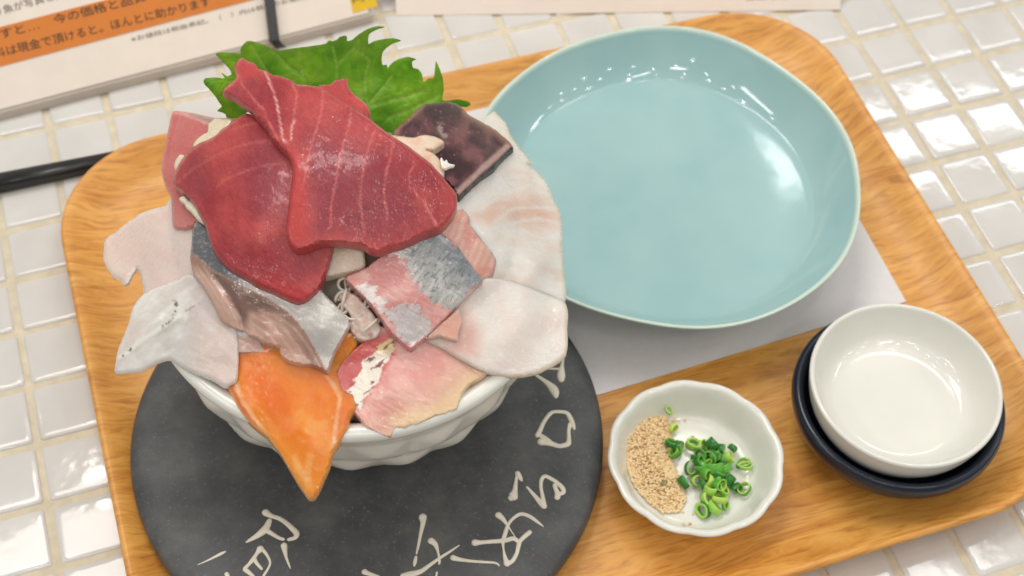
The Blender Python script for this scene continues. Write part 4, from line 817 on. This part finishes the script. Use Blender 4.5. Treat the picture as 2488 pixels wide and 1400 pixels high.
def c_ta(P, d):
    c = tuna_base(P, d, 45, zpts(Z1, [(900, 650), (1150, 700), (1350, 900), (1450, 1150), (1150, 1230), (900, 1200), (860, 900)]))
    fold, _ = poly_mask(P, zpts(Z1, [(765, 780), (860, 760), (840, 1000), (860, 1250), (800, 1330), (730, 1250), (745, 1000)]), 16); c = mixc(c, (194, 58, 54), fold * .6)
    c = lines(P, c, [zpts(Z1, [(610, 310), (650, 390), (680, 480), (700, 590), (715, 690), (742, 722)]), zpts(Z1, [(782, 585), (766, 640), (763, 705)])], (236, 178, 170), 3.0, 1.3, 1.0)
    c = lines(P, c, [zpts(Z1, [(470, 320), (485, 380), (540, 460), (600, 520), (640, 600), (670, 670), (695, 705)]), zpts(Z1, [(770, 380), (797, 440), (790, 500), (780, 560)]), zpts(Z1, [(945, 425), (940, 520), (915, 620), (880, 720), (850, 850), (835, 960)]), zpts(Z1, [(1105, 520), (1095, 610), (1060, 720), (1030, 850), (1015, 950), (990, 1080), (990, 1200)]), zpts(Z1, [(1240, 640), (1210, 720), (1180, 830), (1160, 960), (1155, 1050), (1182, 1240)]), zpts(Z1, [(1340, 700), (1330, 790), (1300, 900), (1290, 1000), (1312, 1150)]), zpts(Z1, [(1462, 830), (1430, 910), (1440, 960), (1510, 1050), (1560, 1130), (1600, 1195)])], (220, 128, 118), 1.7, 1.8, .75)
    tp, _ = poly_mask(P, zpts(Z1, [(440, 240), (600, 300), (540, 340), (470, 380), (380, 430), (440, 340)]), 12); c = mixc(c, (206, 62, 62), tp * .6)
    lo = (1 - sstep(0, 16, d)) * sstep(540, 590, P[:, 1]); return mixc(c, (206, 92, 88), lo * .4)
def rel_a(P):
    e, _, _ = dseg(P, zpts(Z1, [(800, 820), (790, 1000), (775, 1240)])); e2, _, _ = dseg(P, zpts(Z1, [(880, 760), (860, 1000), (870, 1230)])); return .0008 * (1 - sstep(0, 30, e)) - .0008 * (1 - sstep(0, 26, e2))
slice_obj('tuna_slice', 'large bright red tuna slice with pale sinew lines on top of the pile', 'tuna', TA, [(560, 160, 19), (640, 260, 21), (720, 400, 22), (900, 400, 23), (1000, 360, 21), (1090, 480, 19), (1000, 570, 19), (880, 590, 18), (730, 590, 20), (850, 260, 21)], .0055, c_ta, M_TUNA, 5.5, 18, 1.0, seed=45, ymax=-.0565)

# ---- shiso leaf standing behind
LP = np.array([-.27, -.0505, .11]); LN = np.array([.03, -math.cos(math.radians(24)), math.sin(math.radians(24))]); LN /= np.linalg.norm(LN)
def leaf_surf(P, of, ymax):
    d = rays(P); t = ((LP - CAM) @ LN) / (d @ LN); X = CAM + d * t[:, None]; dn = d / np.linalg.norm(d, axis=1)[:, None]
    return X - dn * np.asarray(of)[:, None], dn
VEINS = [zpts(ZF, v_) for v_ in [[(905, 275), (910, 380), (935, 500), (965, 640)], [(1200, 265), (1222, 350), (1238, 450), (1240, 600)], [(1528, 388), (1495, 500), (1488, 640), (1520, 850), (1525, 980)], [(640, 300), (720, 350), (800, 440), (930, 535)], [(1380, 290), (1470, 335), (1528, 388)], [(1730, 520), (1640, 640), (1540, 760), (1510, 800)], [(2060, 640), (1900, 700), (1740, 740), (1540, 800)], [(2150, 700), (1950, 800), (1700, 900)], [(1440, 200), (1380, 290), (1250, 420)], [(480, 260), (560, 400), (640, 520)]]]
FINE = [zpts(ZF, v_) for v_ in [[(990, 300), (1050, 420), (1100, 560)], [(1310, 300), (1350, 440), (1370, 600)], [(1600, 330), (1560, 440)], [(1600, 560), (1520, 640)], [(830, 330), (870, 460)], [(1130, 300), (1160, 420)], [(1420, 400), (1440, 560), (1470, 700)], [(1800, 560), (1700, 700)], [(250, 600), (330, 700), (380, 820)], [(1830, 780), (1650, 960)]]]
FINE2 = []
for _i, _v in enumerate(VEINS[:8]):
    _v = np.array(_v)
    for _k in range(len(_v) - 1):
        for _t in (.25, .75):
            _p = _v[_k] * (1 - _t) + _v[_k + 1] * _t; _d = _v[_k + 1] - _v[_k]; _d = _d / np.hypot(*_d)
            for _sg in (-1, 1):
                _q = np.array([-_d[1], _d[0]]) * _sg; FINE2.append([tuple(_p), tuple(_p + _q * 16 - _d * 5), tuple(_p + _q * 34 - _d * 16)])
def c_leaf(P, d):
    c = flat(P, (132, 198, 46)); f = fbm(P, 55, 51); c = mixc(c, (164, 216, 62), sstep(.42, .7, f)); c = mixc(c, (100, 170, 34), sstep(.5, .28, f) * .6)
    c = mixc(c, (150, 200, 80), (1 - sstep(0, 26, d)) * .6 * (P[:, 1] < 150))
    c = lines(P, c, VEINS, (190, 222, 120), 2.6, 2.2, .9); c = lines(P, c, FINE2, (146, 196, 70), 1.2, 1.8, .55); return lines(P, c, FINE, (160, 206, 84), 1.8, 1.8, .7)
def rel_leaf(P):
    r = 0
    for v_ in VEINS: r = r - .00045 * (1 - sstep(0, 9, dseg(P, v_)[0]))
    return r
LEAF = zpts(ZF, [(52, 575), (70, 550), (150, 542), (238, 548), (212, 498), (258, 530), (300, 515), (285, 470), (240, 420), (200, 375), (163, 335), (190, 320), (300, 322), (380, 328), (382, 285), (415, 240), (450, 217), (530, 230), (610, 260), (670, 295), (720, 303), (820, 288), (900, 277), (1000, 265), (1090, 252), (1140, 240), (1172, 213), (1200, 222), (1240, 205), (1260, 185), (1295, 172), (1328, 175), (1330, 218), (1372, 208), (1430, 162), (1510, 113), (1590, 88), (1662, 92), (1600, 112), (1530, 150), (1518, 200), (1522, 245), (1560, 224), (1640, 204), (1740, 193), (1807, 214), (1740, 236), (1685, 272), (1648, 312), (1637, 370), (1645, 432), (1682, 428), (1690, 458), (1722, 420), (1780, 382), (1870, 360), (1942, 380), (1908, 396), (1915, 455), (1960, 468), (1995, 512), (2010, 582), (2050, 552), (2098, 545), (2108, 480), (2118, 398), (2150, 460), (2180, 550), (2188, 650), (2178, 742), (2240, 748), (2310, 737), (2400, 755), (2428, 780), (2390, 802), (2300, 800), (2180, 850), (2050, 950), (1900, 1060), (1700, 1120), (1500, 1060), (1200, 960), (900, 860), (600, 800), (440, 850), (380, 890), (330, 905), (258, 897), (248, 868), (215, 850), (175, 838), (215, 800), (190, 760), (150, 700), (100, 640), (65, 605)])
leaf = slice_obj('shiso_leaf', 'green serrated shiso leaf standing upright behind the tuna', 'leaf', LEAF, [(560, 110, 6), (520, 240, 9), (700, 140, 0), (900, 160, 0), (900, 70, 4), (960, 95, 2), (1070, 170, 8), (1120, 250, 6), (940, 270, 5), (960, 320, 8), (1020, 300, 8), (800, 230, 0)], .0005, c_leaf, M_LEAF, 4, 3, .4, .0016, seed=51, relief=rel_leaf, surf=leaf_surf, wsc=70)

# ================================================================== garnish: sesame seeds and scallion rings
def dish_floor(x, y):
    r = math.hypot(x - GC[0], y - GC[1]); pr = [(0, .0119), (.0205, .0123), (.0228, .0129), (.0245, .0142), (.0262, .0165), (.0282, .0205), (.03, .0243)]
    return float(np.interp(r, [p[0] for p in pr], [p[1] for p in pr]))
def ico():
    bm = bmesh.new(); bmesh.ops.create_icosphere(bm, subdivisions=1, radius=1); V = [v.co.copy() for v in bm.verts]; Fc = [[v.index for v in f.verts] for f in bm.faces]; bm.free(); return V, Fc
IV, IF = ico(); IV = np.array([v[:] for v in IV])
SES = np.array([(1545, 1022), (1585, 1008), (1620, 1012), (1632, 1050), (1630, 1100), (1640, 1135), (1655, 1170), (1668, 1215), (1650, 1243), (1610, 1246), (1570, 1215), (1540, 1180), (1524, 1130), (1524, 1070)], float)
V = []; Fc = []; cols = []
rg = np.random.default_rng(3); cnt = 0
_c = SES.mean(0); _rings = []
for kk in (.99, .9, .8, .68, .5, .3):
    ring = _c + (catmull(SES, 8, 0, 1) - _c) * kk; X = uns(ring, .0125); dd_ = dseg(ring, SES, True)[0]
    for _ in range(4):
        zz = np.array([dish_floor(a, b_) for a, b_ in X[:, :2]]) + .0001 + np.minimum(dd_ / 45, 1) * .0030; X = uns(ring, zz)
    _rings.append(X)
m_ = len(_rings[0])
for X in _rings: V += X.tolist(); cols += [[*lin((240, 210, 160)), 0]] * m_
for k in range(len(_rings) - 1):
    for q in range(m_): Fc.append((k * m_ + q, k * m_ + (q + 1) % m_, (k + 1) * m_ + (q + 1) % m_, (k + 1) * m_ + q))
Fc.append(tuple(range((len(_rings) - 1) * m_, len(_rings) * m_)))
while cnt < 2300:
    p = rg.uniform(SES.min(0), SES.max(0))
    stray = cnt % 45 == 0
    if stray and cnt: cnt += 0
    if stray: p = SES.mean(0) + (p - SES.mean(0)) * 1.3
    elif not inside(p[None], SES)[0]: continue
    dd = 0 if stray else dseg(p[None], SES, True)[0][0]; zz = .0125
    X = un(p[0], p[1], zz)
    for _ in range(4):
        zz = dish_floor(X[0], X[1]) + .0006 + min(dd / 45, 1) * .0045 * rg.uniform(.55, 1.0); X = un(p[0], p[1], zz)
    if math.hypot(X[0] - GC[0], X[1] - GC[1]) > .027: cnt += stray; continue
    a = rg.normal(size=3); q = Vector((0, 0, 1)).rotation_difference(Vector(a)).to_matrix(); q = np.array(q)
    S = np.array([.00056, .00040, .00090]) * rg.uniform(.8, 1.12); b0 = len(V)
    W = (IV * S) @ q.T + X; V += W.tolist(); Fc += [[i + b0 for i in f] for f in IF]
    t = rg.uniform(); cc = lin(np.array((240, 206, 154)) * (1 - t) + np.array((248, 224, 182)) * t if rg.uniform() > .08 else (226, 186, 130)); cols += [[*cc, 0]] * len(W); cnt += 1
M_SES = flesh('toasted_sesame', .5, .1, .001, .1, (1, 1, 1), 900, .08, 0)
o = mesh('sesame_seeds', V, Fc, M_SES, cols=cols); tag(o, 'heap of toasted beige sesame seeds at the left of the small scalloped dish', 'sesame seeds', kind='stuff')

M_SCAL = flesh('scallion_green', .25, .3, .002, .25, (1, 1, .3), 500, .1, .2)
def ring_mesh(ro, ri, h, c1, c2, sq, seed):
    V = []; Fc = []; n_ = 26; cols = []
    prof = [(ro, -h / 2 + .0002), (ro, h / 2 - .0002), (ro - .00018, h / 2), (ri + .0001, h / 2), (ri, h / 2 - .0003), (ri, -h / 2)]
    for k, (r, z) in enumerate(prof):
        for i in range(n_):
            a = 2 * math.pi * i / n_; rr = r * (1 + .09 * math.sin(2 * a + seed) + .05 * math.sin(3 * a + seed * 2)); V.append((rr * math.cos(a), rr * sq * math.sin(a), z * (1 + .12 * math.sin(a + seed))))
            cols.append([*lin(c1 if k < 2 else c2), 0])
    m_ = len(prof)
    for k in range(m_):
        for i in range(n_): Fc.append((k * n_ + i, k * n_ + (i + 1) % n_, ((k + 1) % m_) * n_ + (i + 1) % n_, ((k + 1) % m_) * n_ + i))
    return V, Fc, cols
DG, MG, LG, YG = (48, 118, 44), (92, 168, 58), (156, 208, 88), (190, 220, 106)
# (px, py, height above floor mm, outer radius mm, length mm, tilt, azimuth, outer colour, cut colour)
RINGS = [(1625, 998, 1.0, 1.9, 1.2, .25, 1, MG, LG), (1613, 1173, 5.0, 1.4, 1.2, .3, 0, DG, MG), (1636, 1040, 2.2, 2.0, 2.2, 1.2, .6, YG, YG), (1630, 1078, 3.6, 2.4, 2.4, .7, 2.4, DG, MG), (1648, 1085, 3.2, 2.6, 3.2, 1.3, .9, DG, LG), (1640, 1100, 2.6, 2.4, 2.4, .9, 4, MG, LG),
 (1685, 1080, 1.8, 2.6, 2.4, .3, 2, LG, LG), (1706, 1085, 1.6, 2.2, 2.0, .6, 1, YG, LG), (1732, 1082, 2.4, 2.3, 3.2, 1.2, 2, DG, MG), (1752, 1090, 3.0, 2.2, 3.0, 1.4, 1, DG, LG), (1780, 1088, 2.6, 1.5, 3.4, 1.5, .5, DG, MG), (1770, 1112, 3.4, 2.7, 3.0, 1.0, 1.4, LG, YG), (1738, 1110, 4.4, 2.5, 3.0, 1.1, 3.4, MG, LG),
 (1704, 1105, 3.6, 2.5, 2.6, .8, 5, DG, MG), (1680, 1135, 2.2, 2.9, 2.4, .5, .6, DG, LG), (1706, 1138, 3.4, 2.6, 3.4, 1.2, 2, MG, LG), (1735, 1140, 4.6, 2.8, 3.6, 1.1, 2.9, MG, LG), (1722, 1128, 5.0, 2.4, 2.6, .7, 3.6, DG, LG), (1752, 1132, 3.2, 2.4, 3.0, 1.3, .3, DG, MG), (1806, 1126, 1.6, 3.1, 1.8, .35, 3, MG, LG), (1812, 1132, 2.0, 2.6, 1.4, .5, 3, LG, YG),
 (1660, 1172, 2.0, 2.5, 2.6, 1.1, 1.8, DG, MG), (1694, 1168, 1.6, 2.3, 2.4, .7, .5, LG, YG), (1720, 1170, 2.8, 2.5, 2.8, 1.0, 4.2, YG, LG), (1742, 1168, 3.2, 2.3, 3.0, 1.2, 1.0, MG, LG), (1768, 1165, 2.2, 2.3, 3.0, 1.3, 2.2, DG, MG), (1758, 1190, 2.4, 2.6, 2.4, .6, 1.5, LG, YG), (1735, 1190, 2.2, 2.4, 2.8, 1.0, 3, DG, LG),
 (1790, 1185, 2.0, 2.2, 2.6, 1.2, .2, DG, MG), (1808, 1188, 1.8, 2.6, 2.8, .45, 4.4, MG, YG), (1722, 1215, 1.8, 3.0, 2.6, .55, .8, LG, YG), (1748, 1212, 2.4, 2.8, 2.4, .7, 2.6, YG, LG), (1735, 1235, 1.6, 2.6, 2.6, .9, 1.9, LG, LG), (1708, 1240, 1.2, 2.5, 2.2, .9, 5.0, DG, LG), (1762, 1228, 1.4, 2.2, 2.2, .8, 1.1, MG, LG), (1690, 1115, 3.0, 2.2, 2.8, 1.25, 2.6, DG, MG), (1716, 1150, 5.2, 2.5, 3.0, 1.2, .4, MG, LG), (1745, 1155, 4.6, 2.4, 2.8, .8, 2.2, DG, LG), (1765, 1140, 4.2, 2.3, 2.6, 1.3, 3.3, MG, YG), (1700, 1122, 4.8, 2.2, 2.6, .6, 1.2, DG, MG), (1730, 1110, 5.0, 2.4, 2.6, 1.1, 5.2, DG, LG), (1748, 1178, 4.0, 2.4, 2.6, 1.0, .6, MG, LG), (1726, 1190, 3.6, 2.4, 2.4, .7, 2.4, LG, YG), (1708, 1178, 3.4, 2.2, 2.6, 1.2, 1.6, DG, LG)]
for i, (x, y, hz, ro, h, tl, az, c1, c2) in enumerate(RINGS):
    X = un(x, y, .0115)
    for _ in range(3): X = un(x, y, dish_floor(X[0], X[1]) + .0008 + hz * .001)
    k = 1.1 * (.78 + .32 * ((i * 53) % 17) / 16); V, Fc, cols = ring_mesh(ro * .001 * k, ro * .001 * k * (.78 if i % 3 else .64), h * .001 * k, c1, c2, 1 - .25 * ((i * 37) % 10) / 10, i)
    Mx = Matrix.Rotation(az, 3, 'Z') @ Matrix.Rotation(tl, 3, 'X'); V = [tuple(np.array((Mx @ Vector(v))[:]) + X) for v in V]
    o = mesh('scallion_ring', V, Fc, M_SCAL, cols=cols, origin=X)
    lb = 'chopped green scallion ring heaped in the middle of the small scalloped dish'
    if i == 0: lb = 'lone small scallion ring on the back wall of the scalloped dish'
    if i == 1: lb = 'tiny dark scallion ring resting on the sesame seeds'
    tag(o, lb, 'scallion', 'chopped scallion rings')
